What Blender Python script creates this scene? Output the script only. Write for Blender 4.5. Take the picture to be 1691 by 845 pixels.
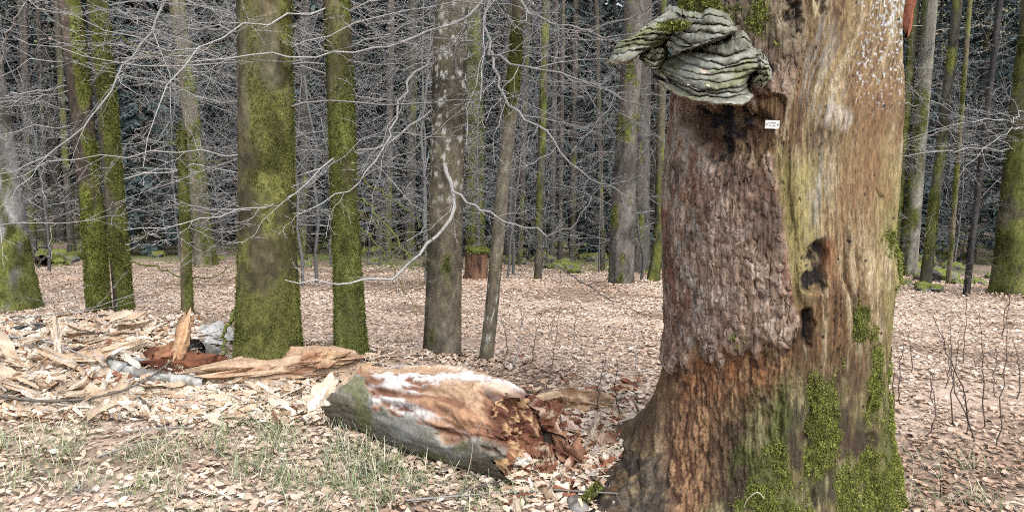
import bpy, math
import numpy as np

sc = bpy.context.scene
COL = sc.collection
for o in list(bpy.data.objects):
    bpy.data.objects.remove(o)

# ------------------------------------------------------------------ camera, sky, sun, exposure
W0, H0, FPX = 1691.0, 845.0, 1327.0          # photograph size and focal length in its pixels
CAMZ, PITCH = 1.55, math.radians(8.7)
cam = bpy.data.objects.new('camera', bpy.data.cameras.new('camera'))
COL.objects.link(cam)
cam.location = (0, 0, CAMZ)
cam.rotation_euler = (math.pi / 2 - PITCH, 0, 0)
cam.data.sensor_width = 36.0
cam.data.lens = 36.0 * FPX / W0
cam.data.clip_start = 0.05
cam.data.clip_end = 600
sc.camera = cam

SUN_EL, SUN_AZ = math.radians(52), math.radians(150)   # azimuth clockwise from +Y: behind the camera, to its right
world = bpy.data.worlds.new('World')
sc.world = world
world.use_nodes = True
nt = world.node_tree
nt.nodes.clear()
sky = nt.nodes.new('ShaderNodeTexSky')
sky.sky_type = 'NISHITA'
sky.sun_disc = False
sky.sun_elevation = SUN_EL
sky.sun_rotation = SUN_AZ
sky.air_density = 1.0
sky.dust_density = 4.0
sky.ozone_density = 1.0
hs = nt.nodes.new('ShaderNodeHueSaturation')
hs.inputs['Saturation'].default_value = 0.30           # a grey, clouded sky
bg = nt.nodes.new('ShaderNodeBackground')
bg.inputs['Strength'].default_value = 0.15
wo = nt.nodes.new('ShaderNodeOutputWorld')
nt.links.new(sky.outputs[0], hs.inputs['Color'])
nt.links.new(hs.outputs[0], bg.inputs['Color'])
nt.links.new(bg.outputs[0], wo.inputs['Surface'])
sl = bpy.data.lights.new('sun', 'SUN')
sl.energy = 1.5
sl.angle = math.radians(25)
sl.color = (1.0, 0.965, 0.92)
sun = bpy.data.objects.new('sun', sl)
COL.objects.link(sun)
sun.rotation_euler = (math.pi / 2 - SUN_EL, 0, math.pi - SUN_AZ)
sun.location = (0, 0, 30)

sc.view_settings.view_transform = 'Standard'
sc.view_settings.look = 'None'
sc.view_settings.gamma = 1.0
sc.view_settings.use_curve_mapping = False
sc.view_settings.exposure = 1.45
sc.render.engine = 'CYCLES'
sc.cycles.use_denoising = False
sc.cycles.pixel_filter_type = 'BLACKMAN_HARRIS'
sc.cycles.filter_width = 1.05
sc.cycles.max_bounces = 5
sc.cycles.diffuse_bounces = 3
sc.cycles.glossy_bounces = 2
sc.cycles.transparent_max_bounces = 4
sc.cycles.caustics_reflective = False
sc.cycles.caustics_refractive = False

# ------------------------------------------------------------------ maths helpers
def rays(px, py):
    u = (np.asarray(px, float) - W0 / 2) / FPX
    v = -(np.asarray(py, float) - H0 / 2) / FPX
    ca, sa = math.cos(PITCH), math.sin(PITCH)
    return u, ca + v * sa, -sa + v * ca

def at(px, py, Y):
    """world point seen at photo pixel (px,py) whose distance ahead of the camera is Y"""
    x, y, z = rays(px, py)
    t = np.asarray(Y, float) / y
    return np.stack(np.broadcast_arrays(x * t, y * t, CAMZ + z * t), -1)

def hashu(ix, iy, iz, seed):
    h = (ix.astype(np.uint32) * np.uint32(374761393) + iy.astype(np.uint32) * np.uint32(668265263)
         + iz.astype(np.uint32) * np.uint32(2246822519) + np.uint32((seed * 3266489917) & 0xffffffff))
    h = (h ^ (h >> np.uint32(13))) * np.uint32(1274126177)
    h = (h ^ (h >> np.uint32(15))) * np.uint32(2654435761)
    h ^= h >> np.uint32(16)
    return h.astype(np.float64) * (2.0 / 4294967295.0) - 1.0

def vnoise(x, y, z, seed=0):
    x, y, z = np.broadcast_arrays(np.asarray(x, float), np.asarray(y, float), np.asarray(z, float))
    fx, fy, fz = np.floor(x), np.floor(y), np.floor(z)
    ix, iy, iz = fx.astype(np.int64), fy.astype(np.int64), fz.astype(np.int64)
    x, y, z = x - fx, y - fy, z - fz
    x = x * x * x * (x * (x * 6 - 15) + 10); y = y * y * y * (y * (y * 6 - 15) + 10); z = z * z * z * (z * (z * 6 - 15) + 10)
    r = 0
    for a in (0, 1):
        for b in (0, 1):
            for c in (0, 1):
                w = (x if a else 1 - x) * (y if b else 1 - y) * (z if c else 1 - z)
                r = r + w * hashu(ix + a, iy + b, iz + c, seed)
    return r

def fbm(x, y, z, oct=4, seed=0, gain=0.5):
    r = 0; a = 1.0; s = 0.0
    for i in range(oct):
        r = r + a * vnoise(np.asarray(x) * 2 ** i, np.asarray(y) * 2 ** i, np.asarray(z) * 2 ** i, seed + i * 17)
        s += a; a *= gain
    return r / s * 1.5

def ss(a, b, x):
    t = np.clip((np.asarray(x, float) - a) / (b - a), 0, 1)
    return t * t * (3 - 2 * t)

def mixc(c, d, m):
    m = np.asarray(m)[..., None]
    return c * (1 - m) + np.asarray(d, float) * m

def cellnoise(x, y, seed=0):
    """F1, F2 and id of a jittered cell pattern"""
    fx, fy = np.floor(x), np.floor(y)
    f1 = np.full(x.shape, 9.0); f2 = np.full(x.shape, 9.0); idv = np.zeros(x.shape)
    for a in (-1, 0, 1):
        for b in (-1, 0, 1):
            ix = (fx + a).astype(np.int64); iy = (fy + b).astype(np.int64); o = np.zeros_like(ix)
            jx = hashu(ix, iy, o, seed) * .45 + .5; jy = hashu(ix, iy, o, seed + 5) * .45 + .5
            d = np.hypot(fx + a + jx - x, fy + b + jy - y)
            hid = hashu(ix, iy, o, seed + 9)
            near = d < f1
            f2 = np.where(near, f1, np.minimum(f2, d))
            idv = np.where(near, hid, idv)
            f1 = np.where(near, d, f1)
    return f1, f2, idv

def nrm(v):
    return v / np.maximum(np.linalg.norm(v, axis=-1, keepdims=True), 1e-9)

# ------------------------------------------------------------------ terrain
def gh(x, y):
    x = np.asarray(x, float); y = np.asarray(y, float)
    far = np.clip(y - 4.6, 0, None)
    h = -0.112 * (np.sqrt(far * far + 0.8) - 0.894)
    h = h + 0.10 * np.clip(y - 36, 0, 30) + 0.36 * np.clip(y - 48, 0, 110)
    side = np.clip(np.abs(x) - 26, 0, 120)
    h = h + 0.22 * side * ss(-5, 20, y)
    h = h - 0.016 * x * ss(5, 18, y)
    h = h + 0.07 * fbm(x * .35, y * .35, 0, 3, 3) * ss(2.0, 8, y) + 0.02 * fbm(x * 1.6, y * 1.6, 0, 2, 8)
    h = h + 0.23 * np.exp(-(((x + 2.75) / 1.5) ** 2 + ((y - 5.15) / .75) ** 2) ** 1.3)      # heap of broken wood
    h = h + 0.10 * np.exp(-(((x + 1.1) / .9) ** 2 + ((y - 5.0) / .5) ** 2))
    return h

_ax, _ay = np.arange(-40, 40.01, .12), np.arange(0, 70.01, .12)
_AX, _AY = np.meshgrid(_ax, _ay); _AZ = gh(_AX, _AY)
def ghl(x, y):
    """looked-up ground height"""
    fx = np.clip((np.asarray(x, float) + 40) / .12, 0, len(_ax) - 1.01); fy = np.clip(np.asarray(y, float) / .12, 0, len(_ay) - 1.01)
    i, j = fy.astype(int), fx.astype(int); v, u = fy - i, fx - j
    return (_AZ[i, j] * (1 - u) + _AZ[i, j + 1] * u) * (1 - v) + (_AZ[i + 1, j] * (1 - u) + _AZ[i + 1, j + 1] * u) * v

def ghit(px, py, lift=0.0):
    px = np.atleast_1d(np.asarray(px, float)); py = np.atleast_1d(np.asarray(py, float))
    x, y, z = rays(px, py)
    Y = np.geomspace(1.2, 69, 420)[:, None]
    t = Y / y[None]
    zz = CAMZ + z[None] * t
    below = zz < ghl(x[None] * t, Y + 0 * t) + lift
    k = np.argmax(below, 0)
    Yk = np.where(below.any(0), Y[k, 0], 60.0)
    Yp = Y[np.maximum(k - 1, 0), 0]
    for _ in range(14):
        Ym = (Yk + Yp) / 2; t = Ym / y
        b = CAMZ + z * t < ghl(x * t, Ym) + lift
        Yk = np.where(b, Ym, Yk); Yp = np.where(b, Yp, Ym)
    t = Yk / y
    return np.stack([x * t, Yk, ghl(x * t, Yk) + lift], -1)

def g1(px, py, lift=0.0):
    return ghit(px, py, lift)[0]

def proj(V):
    ca, sa = math.cos(PITCH), math.sin(PITCH)
    x, y, z = V[..., 0], V[..., 1], V[..., 2] - CAMZ
    dep = y * ca - z * sa; v = y * sa + z * ca
    return x / dep * FPX + W0 / 2, H0 / 2 - v / dep * FPX

# ------------------------------------------------------------------ mesh helpers
def mesh_np(name, V, F, col=None, smooth=True):
    V = np.ascontiguousarray(V, np.float32).reshape(-1, 3)
    if not isinstance(F, (list, tuple)):
        F = [F]
    F = [np.asarray(f, np.int32) for f in F if len(f)]
    me = bpy.data.meshes.new(name)
    me.vertices.add(len(V)); me.vertices.foreach_set('co', V.ravel())
    loops = np.concatenate([f.ravel() for f in F])
    tot = np.concatenate([np.full(len(f), f.shape[1], np.int32) for f in F])
    start = np.concatenate([[0], np.cumsum(tot)[:-1]]).astype(np.int32)
    me.loops.add(len(loops)); me.loops.foreach_set('vertex_index', loops)
    me.polygons.add(len(tot)); me.polygons.foreach_set('loop_start', start); me.polygons.foreach_set('loop_total', tot)
    me.polygons.foreach_set('use_smooth', np.full(len(tot), bool(smooth)))
    if col is not None:
        c = np.ones((len(V), 4), np.float32); c[:, :3] = np.clip(np.asarray(col).reshape(-1, 3), 0, 1)
        at_ = me.color_attributes.new('Col', 'FLOAT_COLOR', 'POINT')
        at_.data.foreach_set('color', c.ravel())
    me.update(calc_edges=True)
    return me

def tag(o, label=None, cat=None, group=None, kind=None):
    if label: o['label'] = label
    if cat: o['category'] = cat
    if group: o['group'] = group
    if kind: o['kind'] = kind
    return o

ROOT = {}
def empty(name, loc):
    o = bpy.data.objects.new(name, None)
    o.empty_display_size = 0.1
    COL.objects.link(o); o.location = tuple(loc)
    ROOT[o] = np.array(loc, float)
    return o

def obj(name, V, F, mat, parent=None, col=None, smooth=True, origin=None):
    """one mesh object; V in world coordinates, origin at the parent's root (or the given origin)"""
    V = np.asarray(V, float).reshape(-1, 3)
    org = ROOT[parent] if parent is not None else (np.zeros(3) if origin is None else np.asarray(origin, float))
    me = mesh_np(name, V - org, F, col, smooth)
    me.materials.append(mat)
    o = bpy.data.objects.new(name, me); COL.objects.link(o)
    if parent is not None:
        o.parent = parent
    else:
        o.location = tuple(org)
    ROOT[o] = org
    return o

def grid_faces(n, m, wrap=False):
    i = np.arange(n - 1)[:, None]; j = np.arange(m if wrap else m - 1)[None]
    j2 = (j + 1) % m
    return np.stack(np.broadcast_arrays(i * m + j, i * m + j2, (i + 1) * m + j2, (i + 1) * m + j), -1).reshape(-1, 4)

class Bag:
    def __init__(s): s.V = []; s.F = []; s.C = []; s.n = 0
    def add(s, V, F, col=None):
        V = np.asarray(V, float).reshape(-1, 3)
        if not isinstance(F, list): F = [F]
        for f in F: s.F.append(np.asarray(f) + s.n)
        s.V.append(V); s.n += len(V)
        if col is not None:
            s.C.append(np.broadcast_to(np.asarray(col, float), (len(V), 3)))
    def get(s):
        q = [f for f in s.F if f.shape[1] == 4]; t = [f for f in s.F if f.shape[1] == 3]
        F = ([np.concatenate(q)] if q else []) + ([np.concatenate(t)] if t else [])
        return np.concatenate(s.V), F, (np.concatenate(s.C) if s.C else None)

def tubes(PL, R, k=4):
    """PL (N,P,3) polylines, R (N,P) radii -> one vertex array and quads"""
    PL = np.asarray(PL, float); R = np.asarray(R, float)
    N, P, _ = PL.shape
    T = nrm(np.gradient(PL, axis=1))
    mean = nrm(PL[:, -1] - PL[:, 0])
    ref = np.where(np.abs(mean[:, 2:3]) < .7, np.array([[0, 0, 1.]]), np.array([[1., 0, 0]]))[:, None]
    n1 = nrm(np.cross(T, ref)); n2 = np.cross(T, n1)
    a = np.arange(k) / k * 2 * math.pi
    V = PL[:, :, None] + R[:, :, None, None] * (np.cos(a)[None, None, :, None] * n1[:, :, None] + np.sin(a)[None, None, :, None] * n2[:, :, None])
    f = grid_faces(P, k, True)
    F = (f[None] + (np.arange(N) * P * k)[:, None, None]).reshape(-1, 4)
    return V.reshape(-1, 3), F

def resample(pts, n):
    pts = np.asarray(pts, float)
    d = np.r_[0, np.cumsum(np.linalg.norm(np.diff(pts, axis=0), axis=1))]
    # Catmull-Rom-like smoothing by cubic through the points
    t = np.linspace(0, d[-1], n)
    m = np.gradient(pts, d, axis=0) if len(pts) > 2 else np.repeat((pts[1:] - pts[:1]) / d[-1], 2, 0)
    k = np.clip(np.searchsorted(d, t, 'right') - 1, 0, len(pts) - 2)
    h = (d[k + 1] - d[k])[:, None]; s = ((t - d[k])[:, None]) / h
    return ((2 * s ** 3 - 3 * s ** 2 + 1) * pts[k] + (s ** 3 - 2 * s ** 2 + s) * h * m[k]
            + (-2 * s ** 3 + 3 * s ** 2) * pts[k + 1] + (s ** 3 - s ** 2) * h * m[k + 1])

# ------------------------------------------------------------------ materials
def mat_base(name, rough=0.9, spec=0.2):
    m = bpy.data.materials.new(name); m.use_nodes = True
    t = m.node_tree; b = t.nodes['Principled BSDF']
    b.inputs['Roughness'].default_value = rough
    b.inputs['Specular IOR Level'].default_value = spec
    return m, t, b

def mat_attr(name, rough=0.9, spec=0.2, var=0.35, scale=40.0, stretch=(1, 1, 1), bump=0.4, bscale=None, bdist=0.01, detail=6):
    """vertex albedo, modulated by noise in object space, with fine relief"""
    m, t, b = mat_base(name, rough, spec)
    N = t.nodes; L = t.links
    a = N.new('ShaderNodeAttribute'); a.attribute_name = 'Col'
    tc = N.new('ShaderNodeTexCoord'); mp = N.new('ShaderNodeMapping'); mp.inputs['Scale'].default_value = stretch
    L.new(tc.outputs['Object'], mp.inputs['Vector'])
    n = N.new('ShaderNodeTexNoise'); n.inputs['Scale'].default_value = scale; n.inputs['Detail'].default_value = detail
    n.inputs['Roughness'].default_value = 0.65
    L.new(mp.outputs[0], n.inputs['Vector'])
    r = N.new('ShaderNodeMapRange'); r.inputs['From Min'].default_value = 0.25; r.inputs['From Max'].default_value = 0.75
    r.inputs['To Min'].default_value = 1 - var; r.inputs['To Max'].default_value = 1 + var
    L.new(n.outputs['Fac'], r.inputs['Value'])
    mul = N.new('ShaderNodeVectorMath'); mul.operation = 'SCALE'
    L.new(a.outputs['Color'], mul.inputs[0]); L.new(r.outputs[0], mul.inputs['Scale'])
    L.new(mul.outputs[0], b.inputs['Base Color'])
    if bump:
        n2 = N.new('ShaderNodeTexNoise'); n2.inputs['Scale'].default_value = bscale or scale * 1.7; n2.inputs['Detail'].default_value = 5
        L.new(mp.outputs[0], n2.inputs['Vector'])
        bp = N.new('ShaderNodeBump'); bp.inputs['Strength'].default_value = bump; bp.inputs['Distance'].default_value = bdist
        L.new(n2.outputs['Fac'], bp.inputs['Height']); L.new(bp.outputs[0], b.inputs['Normal'])
    return m

def mat_ramp(name, stops, scale=10.0, stretch=(1, 1, 1), rough=0.9, spec=0.2, bump=0.3, bdist=0.01, detail=6, rand=0.0):
    """noise-driven colour ramp in object space; rand varies brightness per object"""
    m, t, b = mat_base(name, rough, spec)
    N = t.nodes; L = t.links
    tc = N.new('ShaderNodeTexCoord'); mp = N.new('ShaderNodeMapping'); mp.inputs['Scale'].default_value = stretch
    L.new(tc.outputs['Object'], mp.inputs['Vector'])
    n = N.new('ShaderNodeTexNoise'); n.inputs['Scale'].default_value = scale; n.inputs['Detail'].default_value = detail
    n.inputs['Roughness'].default_value = 0.62
    L.new(mp.outputs[0], n.inputs['Vector'])
    cr = N.new('ShaderNodeValToRGB')
    while len(cr.color_ramp.elements) < len(stops): cr.color_ramp.elements.new(0.5)
    for e, (p, c) in zip(cr.color_ramp.elements, stops):
        e.position = p; e.color = (*c, 1)
    L.new(n.outputs['Fac'], cr.inputs[0])
    out = cr.outputs[0]
    if rand:
        oi = N.new('ShaderNodeObjectInfo')
        r = N.new('ShaderNodeMapRange'); r.inputs['To Min'].default_value = 1 - rand; r.inputs['To Max'].default_value = 1 + rand
        L.new(oi.outputs['Random'], r.inputs['Value'])
        mul = N.new('ShaderNodeVectorMath'); mul.operation = 'SCALE'
        L.new(out, mul.inputs[0]); L.new(r.outputs[0], mul.inputs['Scale']); out = mul.outputs[0]
        ad = N.new('ShaderNodeVectorMath'); ad.operation = 'MULTIPLY_ADD'
    L.new(out, b.inputs['Base Color'])
    if bump:
        bp = N.new('ShaderNodeBump'); bp.inputs['Strength'].default_value = bump; bp.inputs['Distance'].default_value = bdist
        L.new(n.outputs['Fac'], bp.inputs['Height']); L.new(bp.outputs[0], b.inputs['Normal'])
    return m

M = {}
M['ground'] = mat_attr('leaf_mould', var=0.38, scale=34, bump=0.7, bscale=38, bdist=0.015)
M['leaf'] = mat_attr('dry_leaf', rough=0.75, spec=0.3, var=0.22, scale=60, bump=0.0)
M['grass'] = mat_attr('grass_blade', rough=0.7, spec=0.3, var=0.1, scale=30, bump=0)
M['snag'] = mat_attr('old_beech_wood', rough=0.85, spec=0.25, var=0.62, scale=90, stretch=(1, 1, .22), bump=0.8, bscale=120, bdist=0.008, detail=8)
M['plate'] = mat_attr('bark_flake', rough=0.9, spec=0.2, var=0.45, scale=45, bump=0.6, bscale=90, bdist=0.006)
M['moss'] = mat_attr('moss', rough=0.95, spec=0.1, var=0.3, scale=40, bump=0)
M['fungus'] = mat_attr('bracket_crust', rough=0.85, spec=0.25, var=0.30, scale=45, bump=0.55, bscale=80, bdist=0.005)
M['bark'] = mat_attr('smooth_mossy_bark', rough=0.9, spec=0.2, var=0.55, scale=30, stretch=(1, 1, .6), bump=0.5, bscale=45, bdist=0.01)
M['twig'] = mat_attr('grey_twig', rough=0.8, spec=0.3, var=0.25, scale=25, bump=0)
M['wood'] = mat_attr('broken_wood', rough=0.85, spec=0.2, var=0.35, scale=40, bump=0.5, bscale=70, bdist=0.006)
M['needle'] = mat_attr('spruce_needles', rough=0.8, spec=0.2, var=0.35, scale=6, bump=0)
M['rock'] = mat_attr('mossy_stone', rough=0.95, spec=0.15, var=0.4, scale=20, bump=0.6, bscale=30, bdist=0.02)
M['metal'] = mat_ramp('tag_aluminium', [(0.3, (.50, .50, .50)), (0.7, (.62, .62, .62))], scale=60, rough=0.5, spec=0.5, bump=0)
M['ink'] = mat_ramp('stamped_black', [(0.3, (.03, .03, .03)), (0.7, (.06, .06, .06))], scale=60, bump=0)

MOSS = np.array([.104, .112, .031]); MOSSB = np.array([.152, .168, .040]); MOSSD = np.array([.05, .06, .016])

# ================================================================== SETTING
# ---- ground sheet
gx = np.sinh(np.linspace(-3.6, 3.6, 300)) / math.sinh(3.6) * 150
gy = np.r_[np.linspace(-40, -2, 20)[:-1], np.linspace(-2, 12, 170)[:-1], 12 + (np.linspace(0, 1, 150) ** 1.9) * 160]
GX, GY = np.meshgrid(gx, gy)
GZ = gh(GX, GY)
litter = ss(19, 14, GY + 1.5 * fbm(GX * .5, GY * .5, 2, 3, 21))
gc = np.zeros(GX.shape + (3,)) + np.array([.45, .35, .28])
gc = mixc(gc, [.36, .265, .20], ss(-.2, .6, fbm(GX * 3, GY * 3, 0, 3, 31)))
gd = np.zeros_like(gc) + np.array([.22, .165, .125])
gd = mixc(gd, [.13, .15, .045], ss(-.2, .3, fbm(GX * .8, GY * .8, 5, 3, 33)))
gc = mixc(gc, [.20, .145, .105], ss(.12, .5, fbm(GX * 1.1, GY * 1.1, 4, 4, 56)) * .8)
gc = mixc(gd, gc, litter)
ground = obj('ground', np.stack([GX, GY, GZ], -1), grid_faces(*GX.shape), M['ground'], col=gc)
tag(ground, 'beech leaf covered forest floor sloping gently away to the trees', kind='structure')

# ---- leaf litter
LEAFPAL = np.array([1.03, .985, .93]) * .75 * np.array([[.54, .43, .345], [.49, .375, .285], [.60, .505, .425], [.40, .285, .205], [.66, .60, .54], [.46, .34, .25], [.28, .18, .12], [.53, .43, .35]]) + .25 * np.array([.56, .455, .37])
LEAFP = np.array([.2, .16, .18, .12, .12, .12, .04, .06])
def leaf_mesh(p, s, rg, lift=.17, pal=LEAFPAL, prob=LEAFP, simple=False):
    n = len(p)
    yaw = rg.uniform(0, 2 * math.pi, n); tilt = rg.normal(0, lift, n); roll = rg.normal(0, lift, n); fold = rg.uniform(-.10, .32, n); curl = rg.normal(.0, .16, n)
    X = np.array([-.5, -.18, .18, .5, .18, -.18, 0.0]); Yv = np.array([0, .29, .25, 0, -.25, -.29, 0])
    x = X[None] * s[:, None]; y = Yv[None] * s[:, None] * rg.uniform(.75, 1.1, (n, 1))
    z = np.abs(y) * fold[:, None] * 1.6 + x * x / s[:, None] * curl[:, None] * 3
    cz, sz = np.cos(tilt)[:, None], np.sin(tilt)[:, None]
    x, z = x * cz - z * sz, x * sz + z * cz
    cr, sr = np.cos(roll)[:, None], np.sin(roll)[:, None]
    y, z = y * cr - z * sr, y * sr + z * cr
    cy, sy = np.cos(yaw)[:, None], np.sin(yaw)[:, None]
    x, y = x * cy - y * sy, x * sy + y * cy
    V = np.stack([x, y, z], -1) + p[:, None]
    V[:, :, 2] += (s * .10)[:, None]
    f = np.array([[0, 6, 1], [1, 6, 2], [2, 6, 3], [3, 6, 4], [4, 6, 5], [5, 6, 0]])
    if simple:
        f = np.array([[0, 3, 1], [0, 2, 3]]); V = V[:, [0, 1, 5, 3]]; V[:, 1] += (V[:, 3] - V[:, 0]) * .18; V[:, 2] += (V[:, 3] - V[:, 0]) * .18
    nv = V.shape[1]
    F = (f[None] + (np.arange(n) * nv)[:, None, None]).reshape(-1, 3)
    c = pal[rg.choice(len(pal), n, p=prob / prob.sum())] * rg.uniform(.75, 1.2, (n, 1))
    return V.reshape(-1, 3), F, np.repeat(c, nv, 0)

rg = np.random.default_rng(5)
n = 168000
r = rg.uniform(1.9, 18.5, n); a = rg.uniform(-.86, .86, n)
lx, ly = r * np.sin(a), r * np.cos(a)
keep = (rg.uniform(0, 1, n) < ss(18.8, 13.5, ly + 1.5 * fbm(lx * .5, ly * .5, 2, 3, 21))) 
dens = fbm(lx * 1.1, ly * 1.1, 3, 3, 71)
keep &= (rg.uniform(-1.1, .1, n) < dens + .35)
lx, ly, r = lx[keep], ly[keep], r[keep]
s = rg.uniform(.022, .054, len(lx)) * (1 + .035 * np.clip(r - 5, 0, 12))
lz = gh(lx, ly) + rg.uniform(0, .022, len(lx))
P3_ = np.stack([lx, ly, lz], -1); nr = r < 6.0
bag = Bag()
for mk, simp in ((nr, False), (~nr, True)):
    V, F, c = leaf_mesh(P3_[mk], s[mk], rg, simple=simp)
    # patches of paler and of redder leaves
    pt = ss(-.4, .5, fbm(V[:, 0] * .45, V[:, 1] * .45, 9, 3, 55))[:, None]
    damp = ss(.12, .5, fbm(V[:, 0] * 1.1, V[:, 1] * 1.1, 4, 4, 56))[:, None]
    bag.add(V, F, c * (1 - .14 * pt * np.array([.6, 1.0, 1.2])) * (1 - .34 * damp * np.array([.85, 1.0, 1.1])))
V, F, c = bag.get()
litter_o = obj('leaf_litter', V, F, M['leaf'], col=c, smooth=False)
tag(litter_o, 'pale brown carpet of fallen beech leaves over the ground', 'leaf litter', kind='stuff')

# the largest leaves, near the camera, one by one
lm = []
for k in range(10):
    V, F, c = leaf_mesh(np.zeros((1, 3)), np.array([.052]), rg, .30)
    me = mesh_np('leaf', V, F, c, False); me.materials.append(M['leaf']); lm.append(me)
pp = ghit(rg.uniform(10, 1000, 300), 845 - 150 * rg.uniform(0, 1, 300) ** 1.3)
for k, p in enumerate(pp):
    o = bpy.data.objects.new('leaf', lm[k % 10]); COL.objects.link(o); o.parent = ground
    o.location = (p[0], p[1], p[2] + .018); o.rotation_euler = (rg.normal(0, .15), rg.normal(0, .15), rg.uniform(0, 6.28))
    sc_ = rg.uniform(.8, 1.15); o.scale = (sc_,) * 3

# ================================================================== TREES
def moss_fuzz(P, Nn, rg, size=.02, col=MOSSB, dark=MOSSD, droop=.25):
    n = len(P)
    d = nrm(Nn + rg.normal(0, .55, (n, 3)) - np.array([0, 0, droop]))
    side = nrm(np.cross(d, rg.normal(0, 1, (n, 3))))
    L = rg.uniform(.5, 1.3, (n, 1)) * size
    b = P - d * size * .25
    tip = P + d * L
    V = np.stack([b - side * L * .28, b + side * L * .28, tip], 1)
    w = rg.uniform(0, 1, (n, 1)); c = np.asarray(col) * (.55 + .75 * w) 
    return V.reshape(-1, 3), np.arange(n * 3).reshape(-1, 3), np.repeat(c, 3, 0)

def sample_quads(V, F, mask, n, rg):
    """random surface points with normals, weighted by area times a vertex mask"""
    q = V[F]; 
    A = np.linalg.norm(np.cross(q[:, 2] - q[:, 0], q[:, 3] - q[:, 1]), axis=1) * np.clip(mask[F].mean(1), 0, 1)
    if A.sum() <= 0: return None
    k = rg.choice(len(F), n, p=A / A.sum())
    u, v = rg.uniform(0, 1, (2, n, 1))
    qq = q[k]
    P = (qq[:, 0] * (1 - u) + qq[:, 1] * u) * (1 - v) + (qq[:, 3] * (1 - u) + qq[:, 2] * u) * v
    N = nrm(np.cross(qq[:, 2] - qq[:, 0], qq[:, 3] - qq[:, 1]))
    return P, N

def grow(base, dirs, length, rad, rg, n_child, levels, ang=(.6, 1.1), frac=(.35, .6), P=6, droop=0.0, plane=.35, tmin=.12, wig=.06):
    """recursive twigs. base (N,3) dirs (N,3): the level-0 polylines are made here unless given as (PL,R)."""
    out = []
    if isinstance(base, tuple):
        PL, R = base
    else:
        PL, R = wander(base, dirs, length, rad, rg, P, droop, wig)
    out.append((PL, R))
    for lv in range(levels):
        nc = n_child[lv]
        N, Pn, _ = PL.shape
        t = np.clip((np.arange(nc)[None] + rg.uniform(.1, .9, (N, nc))) / nc * (1 - tmin) + tmin, 0, .98)
        seg = t * (Pn - 1); k = np.minimum(seg.astype(int), Pn - 2); w = (seg - k)[..., None]
        ii = np.arange(N)[:, None]
        b = PL[ii, k] * (1 - w) + PL[ii, k + 1] * w
        rb = R[ii, k] * (1 - w[..., 0]) + R[ii, k + 1] * w[..., 0]
        T = nrm(PL[ii, k + 1] - PL[ii, k])
        up = nrm(np.array([0, 0, 1.]) + rg.normal(0, plane, (N, 1, 3)))
        sd = nrm(np.cross(T, up))
        sg = np.where((np.arange(nc)[None] + (np.arange(N)[:, None] % 2)) % 2 == 0, 1, -1)[..., None]
        an = rg.uniform(*ang, (N, nc, 1))
        d = nrm(T * np.cos(an) + sd * sg * np.sin(an) + rg.normal(0, .16, (N, nc, 3)))
        plen = np.linalg.norm(np.diff(PL, axis=1), axis=2).sum(1)[:, None]
        L = plen * rg.uniform(*frac, (N, nc)) * (1.12 - .75 * t)
        rr = np.minimum(rb * .55, .0008 + L * .0034)
        PL, R = wander(b.reshape(-1, 3), d.reshape(-1, 3), L.ravel(), rr.ravel(), rg, 5 if lv else 6, droop * .6, wig)
        out.append((PL, R))
    return out

def wander(base, dirs, length, rad, rg, P, droop, wig):
    N = len(base)
    t = np.linspace(0, 1, P)
    step = (length / (P - 1))[:, None]
    PL = np.zeros((N, P, 3)); PL[:, 0] = base
    d = dirs.copy(); side = nrm(np.cross(d, rg.normal(0, 1, (N, 3)))); sg = 1
    bend = rg.normal(0, .07, (N, 1)) * side
    for i in range(1, P):
        dd = nrm(d + side * (wig * 3.2 * sg) + rg.normal(0, wig, (N, 3)))
        PL[:, i] = PL[:, i - 1] + dd * step
        d = nrm(d + bend + rg.normal(0, wig * 1.4, (N, 3)) + np.array([0, 0, -droop]) / P + np.array([0, 0, .12]) / P)
        sg = -sg
    R = rad[:, None] * (1 - t[None] * .72)
    return PL, R

def twigs_geo(levels, ks=(6, 4, 3, 3, 3), cols=None, rg=None, rmin=.0011):
    bag = Bag()
    for i, (PL, R) in enumerate(levels):
        V, F = tubes(PL, np.maximum(R, rmin), ks[min(i, len(ks) - 1)])
        N, P, _ = PL.shape; k = ks[min(i, len(ks) - 1)]
        c = np.asarray(cols[min(i, len(cols) - 1)])[None] * rg.uniform(.75, 1.25, (N, 1))
        bag.add(V, F, np.repeat(c, P * k, 0))
    return bag.get()

TW = [(.31, .30, .285), (.37, .36, .35), (.36, .345, .335), (.32, .30, .285)]
TWS = [(.28, .27, .255), (.33, .32, .31), (.32, .31, .30), (.29, .275, .26)]
TWF = [(.12, .118, .112), (.20, .20, .20), (.22, .22, .22), (.22, .218, .215)]      # silver-grey beech twigs
TWD = [(.14, .125, .105), (.17, .15, .13), (.19, .17, .15), (.2, .18, .16)]       # darker brown twigs
TWM = [(.12, .14, .03), (.15, .14, .07), (.2, .18, .14)]                          # mossy dead branches

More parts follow.
